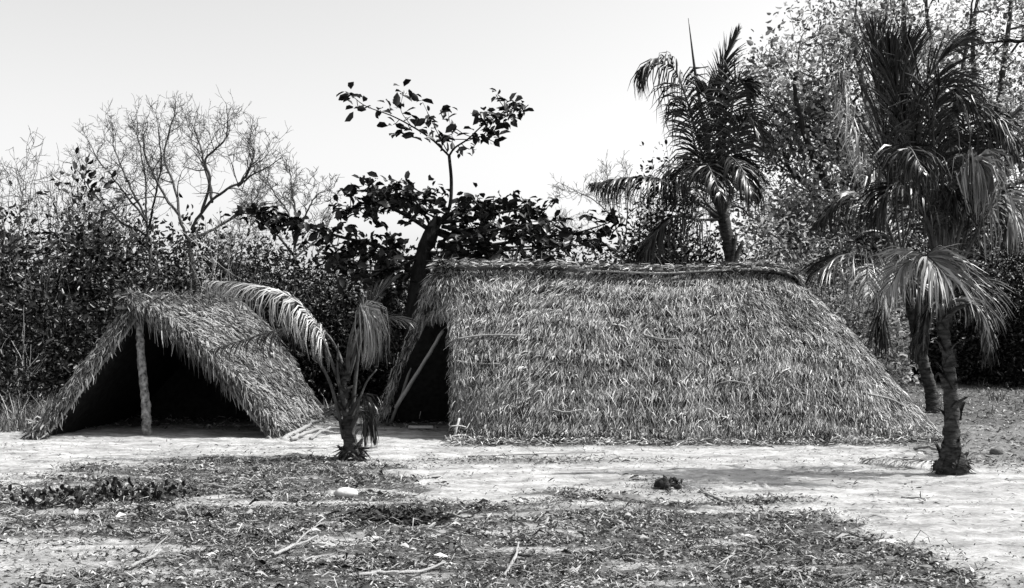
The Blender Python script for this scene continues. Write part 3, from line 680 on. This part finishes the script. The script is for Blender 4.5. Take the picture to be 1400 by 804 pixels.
bare_tree('small leafless tree against the sky left of the almond tree', 404, 29,
    [[(403, 345, 0), (398, 300, 0), (378, 262, .2), (360, 240, .3)], [(402, 330, 0), (402, 280, .3), (398, 245, .4), (396, 222, .4)],
     [(403, 335, 0), (415, 290, -.3), (428, 262, -.3), (440, 250, -.3)], [(402, 350, 0), (378, 320, 0), (352, 290, .2), (345, 270, .2)], [(404, 350, 0), (425, 325, .3), (445, 300, .3)]],
    .055, 3, .55, trunk_pts=[(405, 420, 0), (403, 350, 0)], rmin=.006)
bare_tree('faint leafless tree beyond the hut ridge, left of the tall palm', 850, 33,
    [[(850, 340, 0), (835, 290, 0), (800, 262, .2), (770, 250, .3)], [(850, 330, 0), (835, 270, .4), (832, 225, .5)],
     [(851, 330, 0), (856, 270, 0), (856, 225, 0)], [(848, 345, 0), (820, 325, .3), (795, 318, .4), (780, 300, .4)], [(852, 340, 0), (880, 300, 0), (890, 270, 0)]],
    .05, 3, .55, m='twig_pale', trunk_pts=[(850, 400, 0), (850, 345, 0)], rmin=.007)
lab = ['wispy bare shrub at the far left edge of the photo', 'wispy bare shrub second from the left edge', 'wispy bare shrub just left of the leafless trees', 'low wispy bare shrub under the leafless trees', 'lowest wispy bare shrub beside the dark bush']
for i, (px_, tp, Yv) in enumerate([(15, 205, 29), (65, 225, 30), (115, 250, 28), (160, 262, 29.5), (320, 300, 26)]):
    ls = [[(px_ + rng.uniform(-6, 6), 400, 0), (px_ + dx * .5, (tp + 400) / 2, rng.normal() * .3), (px_ + dx, tp + rng.uniform(-5, 45), rng.normal() * .4)] for dx in (-45, -20, 0, 18, 42)]
    bare_tree(lab[i], px_, Yv, ls, .025, 2, .7, m='twig', rmin=.006, name='bare_shrub', side=8, cat='shrub', group='bare shrubs behind the huts', trunk_pts=[(px_, 450, 0), (px_, 400, 0)])

def leafy(mb, C, n, r, size, wid, up=.15, flat=.75):
    """n leaves round each clump centre"""
    k = len(C); c_ = np.repeat(C, n, 0); o = rng.normal(size=(k * n, 3)) * r * np.array([1, 1, flat])
    d = unit(o + rng.normal(size=o.shape) * r * .8) + np.array([0, 0, up])
    s = rng.uniform(size[0], size[1], k * n) * np.repeat(rng.uniform(.55, 1.45, k), n)
    mb.leaves(c_ + o, d, s, s * wid * np.repeat(rng.uniform(.5, 1.2, k), n))

def bush(label, px, width, top, Y, n=150, per=36, size=(.07, .13), m='leaf_dark', name='shrub', twigs=26, cat='shrub', bot=None, seed=None, r=.26, stemm='twig', wid=.55):
    z0 = float(rise(0, Y)); bx = (px - 700) / FOC * Y; H = CAMZ + (HOR - top) / FOC * Y - z0; Wd = width / FOC * Y / 2
    t = thing(name, label, cat, (bx, Y, z0), 'bushes around the clearing')
    th = rng.uniform(0, 2 * math.pi, n); ph = np.arccos(rng.uniform(-.1, 1, n)); rr = rng.uniform(.35, 1, n) ** .5
    lump = .52 + .78 * vnoise(th * 1.3 + px, ph * 2.2, 4) + .1 * rng.normal(size=n)
    C = np.stack([bx + Wd * rr * lump * np.sin(ph) * np.cos(th), Y + Wd * .8 * rr * lump * np.sin(ph) * np.sin(th), z0 + np.clip(H * rr * lump * np.cos(ph), .08, None)], 1)
    # skirt down to the ground
    k = n // 2; a = rng.uniform(0, 2 * math.pi, k); q = rng.uniform(.6, 1, k)
    C = np.vstack([C, np.stack([bx + Wd * q * np.cos(a), Y + Wd * .8 * q * np.sin(a), z0 + rng.uniform(.05, H * .5, k)], 1)])
    mb = MB(); leafy(mb, C, per, r, size, wid); mb.build('foliage', M[m], t)
    mb = MB()
    for i in range(twigs):
        e = C[rng.integers(len(C))]; b_ = np.array([bx + rng.normal() * .2, Y + rng.normal() * .2, z0]); e = e + (e - b_) * .08
        grow(mb, b_, e - b_, np.linalg.norm(e - b_) * .62, .02, 2, [], .1, .45, .1, 2, rmin=.006)
    mb.build('stems', M[stemm], t)
    return t

bush('dark glossy bush at the far left edge behind the small hut', 25, 230, 345, 20.5, 260, 40, m='leaf_mid')
bush('tall bush flecked with bright leaves behind the small hut, left of its apex', 125, 210, 300, 22.5, 300, 40, m='leaf_mid', size=(.08, .16))
bush('bush directly behind the small hut under the leafless trees', 225, 190, 330, 23.5, 260, 38, m='leaf_mid')
bush('twiggy dark bush behind the small hut ridge', 310, 170, 340, 23, 150, 30, m='leaf_dark', twigs=90, stemm='twig_pale', size=(.05, .10))
bush('low dark bush behind the arching pale frond', 385, 150, 375, 22.5, 200, 40)
bush('dark bush in the gap between the huts', 465, 160, 372, 23.5, 220, 40)
bush('dark bush hugging the left gable of the big hut', 545, 130, 372, 22.5, 200, 40)
bush('dense bush behind the hut ridge right of the almond trunk', 665, 170, 330, 23.2, 240, 60)
bush('low bush behind the middle of the hut ridge', 765, 150, 335, 23.8, 210, 60)
bush('bush behind the hut ridge left of the tall palm', 890, 150, 318, 24.5, 220, 64)
bush('tall narrow bush half hidden by the tall palm', 905, 85, 232, 25.5, 170, 50)
bush('dark bush behind the foot of the tall palm', 965, 130, 305, 24, 200, 64)
bush('bush behind the right end of the hut ridge', 1070, 130, 318, 26, 200, 38, m='leaf_pale')
bush('bush under the big tree above the hut end', 1150, 170, 340, 25, 240, 38, m='leaf_pale')
bush('dark bush on the right behind the nearest palm', 1330, 190, 300, 27, 300, 38, m='leaf_mid')
bush('dark bush at the far right edge of the clearing', 1420, 170, 280, 26, 280, 38, m='leaf_dark')
bush('bush behind the leaning palm trunk', 1245, 170, 350, 28, 220, 36, m='leaf_dark')
bush('low scrubby bush at the foot of the small hut on its left', 20, 110, 455, 19, 60, 26, m='leaf_mid', twigs=50, stemm='twig_pale', size=(.06, .12))

# ---- almond-like tree behind the huts: thick dark trunk, tiers of big leaves, thin leader
Y = 20.3
al = thing('almond_tree', 'broad-leaved tree with tiered dark branches and a thin leader between the huts', 'tree', (W(570, 400, Y)[0], Y, 0))
mb = MB(); P = spline([np.array([W(566, 400, Y)[0], Y, -.1])] + ww(Y, (566, 480, 0), (570, 410, 0), (580, 350, 0), (592, 312, 0), (604, 298, 0)), 30)
mb.tube(P, [.22, .20, .19, .17, .13, .06], 10, rough=.15)
mb.tube(spline(ww(Y, (600, 305, 0), (614, 285, 0), (617, 250, 0), (614, 213, 0)), 16), [.05, .035, .033, .03], 7)
mb.build('trunk', M['bark_dark'], al)
mb = MB(); ends = []
def branch(pts, r0, r1, rosettes, sp=.10, rise_=0):
    P = spline(pts, 24); mb.tube(P, [r0, r1], 5)
    for k in range(rosettes):
        i = int(24 * (.25 + .75 * (k + rng.random() * .6) / rosettes)); i = min(i, 23)
        e = P[i] + rng.normal(size=3) * np.array([sp, sp * 1.3, sp * .7]); mb.tube(np.array([P[i], (P[i] + e) / 2 + [0, 0, -.02], e]), .008, 4)
        ends.append(e)
    ends.append(P[-1])
# leader fork
branch(ww(Y, (614, 213, 0), (590, 190, .1), (562, 172, .1), (535, 158, .2), (500, 145, .2), (480, 130, .2)), .022, .006, 9, .09)
branch(ww(Y, (614, 213, 0), (622, 202, 0), (640, 190, -.1), (662, 170, -.2), (690, 155, -.3), (716, 148, -.3)), .022, .006, 17, .16)
branch(ww(Y, (640, 190, -.1), (660, 185, .2), (680, 160, .4), (705, 138, .5)), .012, .005, 11, .15)
branch(ww(Y, (612, 208, 0), (600, 185, 0), (590, 165, 0), (578, 140, 0)), .010, .004, 4, .07)
branch(ww(Y, (562, 172, .1), (548, 150, .1), (552, 125, .1)), .008, .004, 3, .05)
branch(ww(Y, (618, 205, 0), (618, 185, .2), (612, 150, .3)), .008, .003, 3, .08)
# upper tier left and middle
branch(ww(Y, (590, 316, 0), (565, 300, 0), (535, 285, .1), (500, 278, .2), (468, 290, .2)), .05, .01, 20, .20)
branch(ww(Y, (560, 298, 0), (540, 270, .3), (515, 258, .5), (490, 262, .6)), .03, .008, 18, .19)
branch(ww(Y, (590, 312, 0), (575, 285, -.4), (555, 262, -.7), (530, 256, -.9)), .03, .008, 15, .19)
branch(ww(Y, (600, 300, 0), (585, 270, .3), (590, 258, .4)), .02, .008, 7, .14)
# right tier
for k, pts in enumerate([[(600, 305, 0), (640, 300, 0), (680, 292, .1), (725, 285, .2), (738, 292, .2)], [(600, 305, 0), (635, 290, .5), (665, 280, .8), (700, 284, 1)],
    [(605, 310, 0), (650, 318, -.5), (700, 312, -.8), (740, 318, -1)], [(600, 315, 0), (660, 335, .3), (730, 325, .4), (790, 318, .4), (845, 300, .3)],
    [(600, 320, 0), (650, 340, -.4), (710, 342, -.5), (770, 335, -.6)], [(600, 318, 0), (625, 330, .5), (660, 338, .8), (820, 335, .9)], [(600, 305, 0), (625, 285, 0), (640, 270, 0)]]):
    branch(ww(Y, *pts), .045, .01, [20, 16, 18, 22, 16, 18, 7][k], .21)
# lower left tier
branch(ww(Y, (585, 350, 0), (550, 352, 0), (515, 335, 0), (470, 325, .1), (420, 310, .1), (385, 302, .2), (355, 290, .2)), .05, .01, 30, .17)
branch(ww(Y, (555, 352, 0), (520, 350, .4), (480, 345, .6), (445, 335, .7)), .03, .01, 18, .2)
branch(ww(Y, (580, 350, 0), (540, 365, -.4), (500, 370, -.6), (460, 355, -.7)), .03, .01, 18, .2)
branch(ww(Y, (580, 360, 0), (550, 385, .3), (520, 395, .5)), .03, .01, 12, .22)
branch(ww(Y, (600, 330, 0), (620, 340, -.4), (600, 362, -.5)), .03, .01, 10, .2)
mb.build('branches', M['bark_dark'], al)
E = np.array(ends); E = np.vstack([E, E[E[:, 2] < 4.0]]); mb = MB(); nn = 5
c_ = np.repeat(E, nn, 0); d = rng.normal(size=c_.shape) * np.array([1, 1, .5]); d = unit(d) + np.array([0, 0, -.15])
s = rng.uniform(.11, .27, len(c_)); mb.leaves(c_ + rng.normal(size=c_.shape) * .06, d, s, s * .58, .12, roll=np.array([0, 0, 1.0]) + rng.normal(size=c_.shape) * .55)
mb.build('crown', M['leaf_big'], al)

# ---- big trees on the right
def leafy_tree(label, px, Y, limbs, r0, trunk_pts, n_per=16, size=(.08, .17), m='leaf_pale', depth=3, kidL=1.4, side=9, extra=None, r=.24, barkm='bark', keep=1.0):
    z = float(rise(0, Y)); bx = (px - 700) / FOC * Y
    t = thing('leafy_tree', label, 'tree', (bx, Y, z))
    mb = MB(); P = spline([np.array([bx, Y, z - .2])] + ww(Y, *trunk_pts), 20); mb.tube(P, [r0 * 1.3, r0, r0 * .8], 10, rough=.1); mb.build('trunk', M[barkm], t)
    mb = MB(); tips = []
    for lm in limbs: limb(mb, ww(Y, *lm), r0 * .5, r0 * .12, depth, tips, side, kidL, up=.05, spread=.8, rmin=.008, start=.15, kids=3)
    mb.build('branches', M['twig'], t)
    C = np.array([p for p, d in tips]); C = C[rng.random(len(C)) < keep]
    if extra is not None: C = np.vstack([C, extra])
    mb = MB(); leafy(mb, C, n_per, r, size, .6, up=-.1, flat=.8); mb.build('crown', M[m], t)
    return t, len(C)
def cloud(cx, cy, rx, ry, Y, n, dy=2.0):
    """clump centres filling the lower, denser part of a crown"""
    a = rng.normal(size=(n, 3)); a = a / np.linalg.norm(a, axis=1)[:, None] * rng.random(n)[:, None] ** .33
    q = W(cx, cy, Y); return q + a * np.array([rx / FOC * Y, dy, ry / FOC * Y])
Y = 31
_, nt1 = leafy_tree('big airy tree with small pale leaves rising right of the tall palm', 1215, Y,
    [[(1215, 400, 0), (1195, 320, 0), (1160, 230, .3), (1140, 150, .5), (1135, 80, .6)], [(1210, 380, 0), (1160, 320, .4), (1110, 270, .6), (1072, 235, .6), (1062, 200, .6)],
     [(1215, 360, 0), (1205, 260, -.5), (1190, 160, -.7), (1175, 70, -.8), (1170, 20, -.9)], [(1200, 340, 0), (1150, 290, -.6), (1105, 200, -1), (1085, 130, -1.2), (1090, 90, -1)],
     [(1205, 400, 0), (1150, 370, -.6), (1100, 340, -1), (1065, 310, -1.2)], [(1220, 330, 0), (1235, 220, .8), (1240, 100, 1), (1235, 0, 1.2), (1235, -70, 1.2)],
     [(1160, 230, .3), (1125, 190, .3), (1075, 165, .3)]],
    .28, [(1218, 480, 0), (1216, 440, 0), (1215, 400, 0)], 13, (.08, .18), 'leaf_pale', 3, 1.5, 9, extra=np.vstack([cloud(1110, 310, 65, 85, Y, 150), cloud(1150, 210, 80, 90, Y, 60), cloud(1190, 340, 80, 90, Y, 140)]), barkm='bark_pale', keep=.7)
Y = 33
_, nt2 = leafy_tree('tall leafy tree filling the top right corner behind the palms', 1330, Y,
    [[(1330, 380, 0), (1320, 260, 0), (1290, 150, .5), (1270, 50, .6), (1265, -40, .6)], [(1330, 360, 0), (1350, 240, .4), (1370, 120, .6), (1385, 20, .6), (1390, -60, .6)],
     [(1330, 330, 0), (1300, 220, -.8), (1310, 120, -1), (1325, 20, -1)], [(1340, 350, 0), (1400, 280, -.4), (1440, 200, -.4)], [(1325, 380, 0), (1280, 300, -.5), (1255, 220, -.7)],
     [(1345, 300, 0), (1400, 180, 1), (1430, 90, 1)], [(1330, 300, 0), (1340, 180, 1.4), (1330, 80, 1.6), (1340, -30, 1.6)]],
    .30, [(1332, 470, 0), (1330, 420, 0), (1330, 380, 0)], 13, (.08, .17), 'leaf_pale', 3, 1.6, 9, keep=.6, extra=np.vstack([cloud(1340, 300, 90, 110, Y, 220, 2.5), cloud(1340, 150, 100, 110, Y, 20, 2.5)]), barkm='bark')
mb = MB(); tp = []
t_ = thing('overhanging_limb', 'bare dark limb entering at the top right edge of the photo', 'branch', W(1400, 56, 26))
limb(mb, ww(26, (1470, 40, 0), (1400, 55, 0), (1370, 57, 0), (1342, 62, 0)), .05, .02, 2, tp, 4, .8, up=0); mb.build('limb', M['bark_dark'], t_)
print('tips', nt1, nt2)

# ---- the far wood closing the view
mb = MB(); n = 2600
xs = rng.uniform(-34, 34, n); yy = rng.uniform(37, 48, n)
top = 2.1 + 1.2 + 1.1 * vnoise(xs * .35, yy * .2, 8) + np.where((xs > 12), 2.5, 0) + np.where(xs < -11, 1.5, 0)
C = np.stack([xs, yy, 1 + (top - 1) * rng.random(n) ** .8], 1)
leafy(mb, C, 24, .42, (.14, .26), .6)
xs = np.linspace(-40, 40, 60)
o = mb.build('far_wood', M['leaf_dark']); tag(o, 'dark far-off wood closing the view behind the clearing', 'wood', kind='stuff')

# ------------------------------------------------------------------ ground cover
def scatter_blades(mb, x, y, L, wd, lift=.03, tilt=.25, seg=3, zoff=.004):
    n = len(x); z = gz(x, y) + zoff; a = rng.uniform(0, 2 * math.pi, n)
    D = np.stack([np.cos(a), np.sin(a) * .8, rng.normal(size=n) * tilt * .5], 1); D = unit(D)
    S = np.stack([-np.sin(a), np.cos(a), rng.normal(size=n) * tilt * 2], 1); S = unit(S)
    base = np.stack([x, y, z + rng.random(n) * lift], 1); L = L[:, None]; wd = wd[:, None]
    curl = np.array([0, 0, 1.0]) * L * rng.uniform(-.05, .3, n)[:, None]; sideb = S * L * rng.normal(size=n)[:, None] * .18
    C = np.stack([base, base + D * L * .5 + curl + sideb, base + D * L + curl * .3], 1); 
    C[..., 2] = np.maximum(C[..., 2], gz(C[..., 0], C[..., 1]) + .002)
    mb.strips(C, np.stack([S * wd * .4, S * wd, S * wd * .15], 1))
def sample(n, x0, x1, y0, y1, f):
    ox = np.empty(0); oy = np.empty(0)
    while len(ox) < n:
        y = rng.uniform(y0, y1, n * 3); x = rng.uniform(x0, x1, n * 3)
        k = (rng.random(n * 3) < f(x, y)) & (np.abs(x) < .5 * y + .5); ox = np.r_[ox, x[k]]; oy = np.r_[oy, y[k]]
    return ox[:n], oy[:n]
clump = lambda x, y: litter_density(x, y) * (.25 + .75 * sst(.38, .62, fbm(x * 2.6, y * 3.2, 3, 14)))
mb = MB()
x, y = sample(5000, -7, 8, 6.0, 15.3, lambda x, y: .15 + .6 * (fbm(x * .8, y * 2.5, 4, 16) > .52)); n = len(x)
scatter_blades(mb, x, y, rng.uniform(.008, .05, n), rng.uniform(.002, .007, n), .008, .3)
x, y = sample(80000, -6.5, 6.5, 6.0, 13.5, lambda x, y: clump(x, y) * np.clip(9 / y, 0, 1)); n = len(x)
scatter_blades(mb, x, y, rng.uniform(.010, .05, n), rng.uniform(.0025, .008, n), .022, .5)
x, y = sample(5000, -6.5, 6.5, 6.0, 12.5, clump); n = len(x)
scatter_blades(mb, x, y, rng.uniform(.08, .22, n), rng.uniform(.002, .006, n), .03, .2)
x, y = sample(1500, -6.5, 7, 6.0, 12.5, clump); n = len(x)
scatter_blades(mb, x, y, rng.uniform(.05, .11, n), rng.uniform(.010, .022, n), .03, .5)
x, y = sample(17000, -9, 13, 12.5, 25, litter_density); n = len(x)
scatter_blades(mb, x, y, rng.uniform(.03, .13, n), rng.uniform(.004, .014, n), .04, .4)
x, y = sample(1600, -8, 9, 6.5, 16, lambda x, y: .6 * (fbm(x * 1.5, y * 2, 3, 15) > .5) + .05); n = len(x)
scatter_blades(mb, x, y, rng.uniform(.02, .09, n), rng.uniform(.003, .010, n), .01, .3)
o = mb.build('leaf_litter', M['litter']); tag(o, 'dry leaf and twig litter strewn over the sandy clearing', 'leaf litter', kind='stuff')

# straw trodden along the foot of the big hut
mb = MB(); n = 2600; x = rng.uniform(-.9, 6.6, n); y = 15.3 + rng.normal(size=n) * .16 + np.clip(x - 5, 0, 3) * .5
scatter_blades(mb, x, y, rng.uniform(.08, .25, n), rng.uniform(.004, .010, n), .04, .3)
o = mb.build('fallen_straw', M['thatch']); tag(o, 'loose straw fallen along the foot of the big hut', 'straw', kind='stuff')

# dry grass at the left edge and beyond
mb = MB()
def tufts(x, y, n, h, m_):
    k = len(x); X_ = np.repeat(x, n) + rng.normal(size=k * n) * .07; Y_ = np.repeat(y, n) + rng.normal(size=k * n) * .07
    z = gz(X_, Y_); a = rng.uniform(0, 2 * math.pi, k * n); lean = rng.uniform(.1, .8, k * n); H = rng.uniform(.4, 1, k * n) * np.repeat(h, n)
    b0 = np.stack([X_, Y_, z], 1); o = np.stack([np.cos(a) * lean, np.sin(a) * lean, np.ones(k * n)], 1)
    C = np.stack([b0, b0 + o * H[:, None] * .5, b0 + o * H[:, None] * [1.25, 1.25, .85]], 1)
    wv = np.stack([-np.sin(a), np.cos(a), 0 * a], 1) * .006
    m_.strips(C, np.stack([wv, wv, wv * .2], 1))
x = rng.uniform(-9.6, -7.2, 240); y = rng.uniform(16.8, 21, 240)
tufts(x, y, 16, rng.uniform(.2, .75, 240), mb)
x, y = rng.uniform(-3.6, -2.0, 40), rng.uniform(20, 24, 40); tufts(x, y, 12, rng.uniform(.1, .4, 40), mb)
x, y = rng.uniform(7.5, 14, 160), rng.uniform(19, 30, 160); tufts(x, y, 12, rng.uniform(.06, .28, 160), mb)
o = mb.build('dry_grass', M['grass']); tag(o, 'dry pale grass and weeds round the edges of the clearing', 'grass', kind='stuff')

# ------------------------------------------------------------------ single things on the ground
def blob(name, m, c, r, label, cat, seed=0, squash=(1, 1, 1), parent=None, rough=.25, group=None):
    nu, nv = 22, 14; u = np.linspace(0, 2 * math.pi, nu + 1)[:-1]; v = np.linspace(0.001, math.pi - .001, nv)
    U, V_ = np.meshgrid(u, v, indexing='ij')
    k = 1 + rough * (fbm(np.cos(U) * 1.3 + seed * 3 + 5, V_ * 1.2 + np.sin(U) * 1.3 + 5, 4, seed) - .5) * 2
    P = np.stack([np.cos(U) * np.sin(V_) * k, np.sin(U) * np.sin(V_) * k, np.cos(V_) * k], -1) * np.array(squash) * r + np.array(c)
    P = np.concatenate([P, P[:1]], 0); mb = MB(); mb.grid(P); o = mb.build(name, m)
    if label: tag(o, label, cat, group)
    return o
g0 = ground_point(473, 683); blob('stone', M['stone'], g0 + [0, 0, .055], .095, 'smooth white stone lying alone on the dark litter', 'stone', 1, (1.25, .8, .55), rough=.12)
g0 = ground_point(1363, 622); blob('stone', M['rock'], g0 + [0, 0, .03], .08, 'dark rounded stone on the sand right of the nearest palm', 'stone', 2, (1.1, .9, .8))
g0 = ground_point(850, 685); blob('flat_rock', M['rock'], g0 + [0, 0, .01], .17, 'flat grey rock at the edge of the litter left of the charred husk', 'rock', 3, (1.5, .9, .32))
g0 = ground_point(1210, 742); blob('stone', M['stone'], g0, .07, 'pale stone half buried at the right edge of the litter', 'stone', 4, (1.5, 1, .5), rough=.4)
g0 = ground_point(1226, 606); blob('stone', M['char'], g0 + [0, 0, .02], .07, 'small dark stone at the foot of the hut hipped end', 'stone', 5, (1.4, 1, .7), rough=.5)
g0 = ground_point(510, 738); blob('stone', M['stone'], g0, .06, 'small pale stone in the litter below the white stone', 'stone', 7, (1.5, 1, .5), rough=.4)
hk = thing('coconut_husk', 'charred split coconut husk lying black on bright sand', 'husk', ground_point(915, 668))
gc = ground_point(907, 668)
for k, (dx, dy, r_) in enumerate([(0, 0, .075), (.11, .0, .055)]):
    o = blob('husk_half', M['char'], gc + [dx, dy, .05 if k == 0 else .03], r_, None, None, 11 + k, (1.1, .9, .95) if k == 0 else (1.3, .9, .6), rough=.6)
    o.parent = hk; o.matrix_parent_inverse = hk.matrix_world.inverted(); o.location = -Vector(hk.location)
mb = MB(); fringe(mb, [gc + [-.05, 0, .05], gc + [.05, 0, .08], gc + [.17, 0, .05]], 60, (.03, .08), .02, hang=(0, 0, 1), jit=.6); mb.build('husk_fibre', M['char'], hk)

def stick(pts, r, label, m='pole', name='stick', cat='stick', lift=0.0, group=None, fork=False):
    mb = MB(); P = spline(pts, 16); P = P + rng.normal(size=P.shape) * r * .25; P = P + np.cumsum(rng.normal(size=P.shape), 0) * r * .18; mb.tube(P, [r, r * .95, r * .5], 7, rough=.45)
    if fork:
        mb.tube(spline([P[8], P[8] + (P[12] - P[8]) * .7 + [0, .06, .05], P[15] + [0, .12, .07]], 8), [r * .7, r * .3], 6)
    return tag(mb.build(name, M[m]), label, cat, group)
G = lambda px, py, h=.02: ground_point(px, py) + np.array([0, 0, h])
stick([G(385, 601), G(415, 592, .08), G(440, 588, .17)], .035, 'upper of the two stout logs at the right foot of the small hut', name='log', cat='log')
stick([G(398, 606), G(420, 599, .03), G(452, 596, .09)], .030, 'lower of the two stout logs at the right foot of the small hut', name='log', cat='log')
stick([G(425, 603), G(440, 598, .08), G(462, 594, .02)], .022, 'crooked stick between the logs and the young palm', m='darkpole', fork=True)
stick([G(366, 600), G(378, 603)], .022, 'stubby pale stick at the right foot of the small hut', name='stick')
stick([G(485, 800), G(530, 793, .03), G(575, 788, .02), G(612, 776, .03)], .014, 'long pale stick lying in the litter at the bottom of the photo')
stick([G(372, 768), G(400, 756, .03), G(432, 742, .05)], .013, 'pale curved stick in the litter below the white stone, left of it', fork=True)
stick([G(178, 784), G(200, 772, .03), G(222, 764, .06)], .014, 'dark crooked twig at the lower left of the litter', m='darkpole', fork=True)
stick([G(690, 792), G(705, 770, .04), G(708, 752, .03)], .012, 'hooked pale twig at the bottom centre of the litter')
stick([G(960, 672), G(985, 690, .03), G(1010, 694, .02)], .014, 'pale splintered stick in the litter right of the charred husk')
stick([G(822, 712), G(845, 722, .03), G(868, 726, .02)], .018, 'pale split stick in the litter below the flat rock')
stick([G(590, 716), G(612, 708, .04), G(640, 712, .02)], .015, 'pale bent stick in the litter below the bare sand, centre')
stick([G(1232, 682), G(1258, 684, .02), G(1266, 690, .04)], .008, 'thin dark twig on clean sand below the nearest palm', m='darkpole', fork=True)
stick([G(1226, 590), G(1240, 603, .03), G(1268, 607, .02)], .02, 'pale bent stick between the hut end and the nearest palm')
stick([G(1250, 617), G(1275, 620, .05), G(1296, 628, .03)], .018, 'dark stick leaning on the foot of the nearest palm', m='darkpole')
stick([G(640, 627), G(720, 624, .01), G(830, 620, .01)], .008, 'very thin long twig on the sand before the big hut', m='darkpole')
# plank in the doorway
mb = MB(); a = G(558, 588, .03); bq = G(592, 588, .03); bq[1] = a[1]
for z_, f in ((0, 1),):
    d = np.array([0, .09, 0]); h = np.array([0, 0, .035]); e = np.array([.004, 0, .0])
    V = [a, bq, bq + d, a + d, a + h + e, bq + h - e, bq + d + h - e, a + d + h + e]
    mb.add(V, q=[[0, 3, 2, 1], [4, 5, 6, 7], [0, 1, 5, 4], [1, 2, 6, 5], [2, 3, 7, 6], [3, 0, 4, 7]])
tag(mb.build('plank', M['stone'], smooth=False), 'short bleached plank lying in the doorway of the big hut', 'plank')
# little rack of crossed sticks by the door post
rk = thing('stick_rack', 'small rack of white crossed sticks at the door corner of the big hut', 'rack', G(626, 600, 0))
def rs(pts, r, nm): q = MB(); q.tube(spline(pts, 8), r, 6, rough=.1); q.build(nm, M['stone'] if nm != 'foot_stick' else M['pole'], rk)
Yk = 15.75
rs(ww(Yk, (622, 603, 0), (623, 590, .02), (628, 572, .08)), .018, 'upright'); rs(ww(Yk, (616, 583, 0), (627, 582, 0), (637, 584, 0)), .010, 'rung'); rs(ww(Yk, (613, 598, -.05), (628, 595, -.05), (640, 596, -.05)), .011, 'rung')
rs(ww(Yk, (628, 602, -.1), (642, 596, .05)), .016, 'foot_stick'); rs(ww(Yk, (608, 600, -.1), (632, 599, -.15)), .014, 'foot_stick')

# row of small dark plants on the litter at left
lab = ['widest dark leafy seedling at the left end of the row', 'dark leafy seedling second in the row from the left', 'dark leafy seedling third in the row from the left', 'dark leafy seedling in the middle of the row', 'tallest dark leafy seedling right of the row middle', 'dark leafy seedling second from the right end of the row', 'small dark leafy seedling at the right end of the row']
for k, (px_, py_, h) in enumerate([(48, 694, .16), (80, 690, .15), (108, 694, .17), (140, 684, .17), (170, 686, .2), (215, 686, .13), (240, 680, .11)]):
    c0 = ground_point(px_, py_); t = thing('seedling', lab[k], 'seedling', c0, 'row of dark seedlings in the litter')
    mb = MB(); n = 46; b_ = c0 + rng.normal(size=(n, 3)) * np.array([.09, .05, .0]) + np.array([0, 0, 1]) * (rng.random((n, 1)) ** 1.3) * h
    s = rng.uniform(.04, .09, n); mb.leaves(b_, rng.normal(size=(n, 3)) + [0, 0, .5], s, s * .7); mb.build('foliage', M['char'], t)
    mb = MB()
    for i in range(6): e = b_[i]; mb.tube(np.array([c0 + [(e - c0)[0] * .6, 0, -.01], (c0 + e) / 2, e]), .004, 4)
    mb.build('stems', M['twig'], t)
# heap of dark rotted fronds
mb = MB(); n = 900; c0 = ground_point(550, 712)
x = c0[0] + rng.normal(size=n) * .2; y = c0[1] + rng.normal(size=n) * .09
scatter_blades(mb, x, y, rng.uniform(.05, .14, n), rng.uniform(.006, .016, n), .07, .5)
tag(mb.build('leaf_heap', M['seaweed']), 'heap of black rotted leaves on the litter right of the white stone', 'leaf heap')
# dry frond fallen by the nearest palm and the one by the left edge
fp = thing('fallen_frond', 'dry fallen frond lying on the sand left of the nearest palm base', 'fallen frond', G(1240, 640, 0))
frond(fp, [G(1290, 640, .10), G(1255, 640, .10), G(1215, 636, .08), G(1180, 632, .05)], .30, 50, .5, 50, .010, .1, r=.012, dry=True, name='stalk')
# sprouts standing behind the ridge
for k, (px_, tp_, dx) in enumerate([(688, 345, 14), (700, 338, 8), (731, 338, -1), (738, 342, 3)]):
    Yq = 18.9; mb = MB(); x0 = (px_ - 700) / FOC * Yq; n = 1
    P = spline([np.array([x0, Yq + .4, 0])] + ww(Yq + .4, (px_, 400, 0), (px_ + dx * .3, 365, 0), (px_ + dx, tp_, 0)), 12); mb.tube(P, [.012, .022, .006], 5)
    tag(mb.build('dry_stem', M['grass']), ['pale stem leaning right behind the ridge, leftmost of four', 'pale stem leaning right behind the ridge, second of four', 'pale upright stem behind the ridge, third of four', 'pale upright stem behind the ridge, rightmost of four'][k], 'dry stem', 'dry stems behind the ridge')
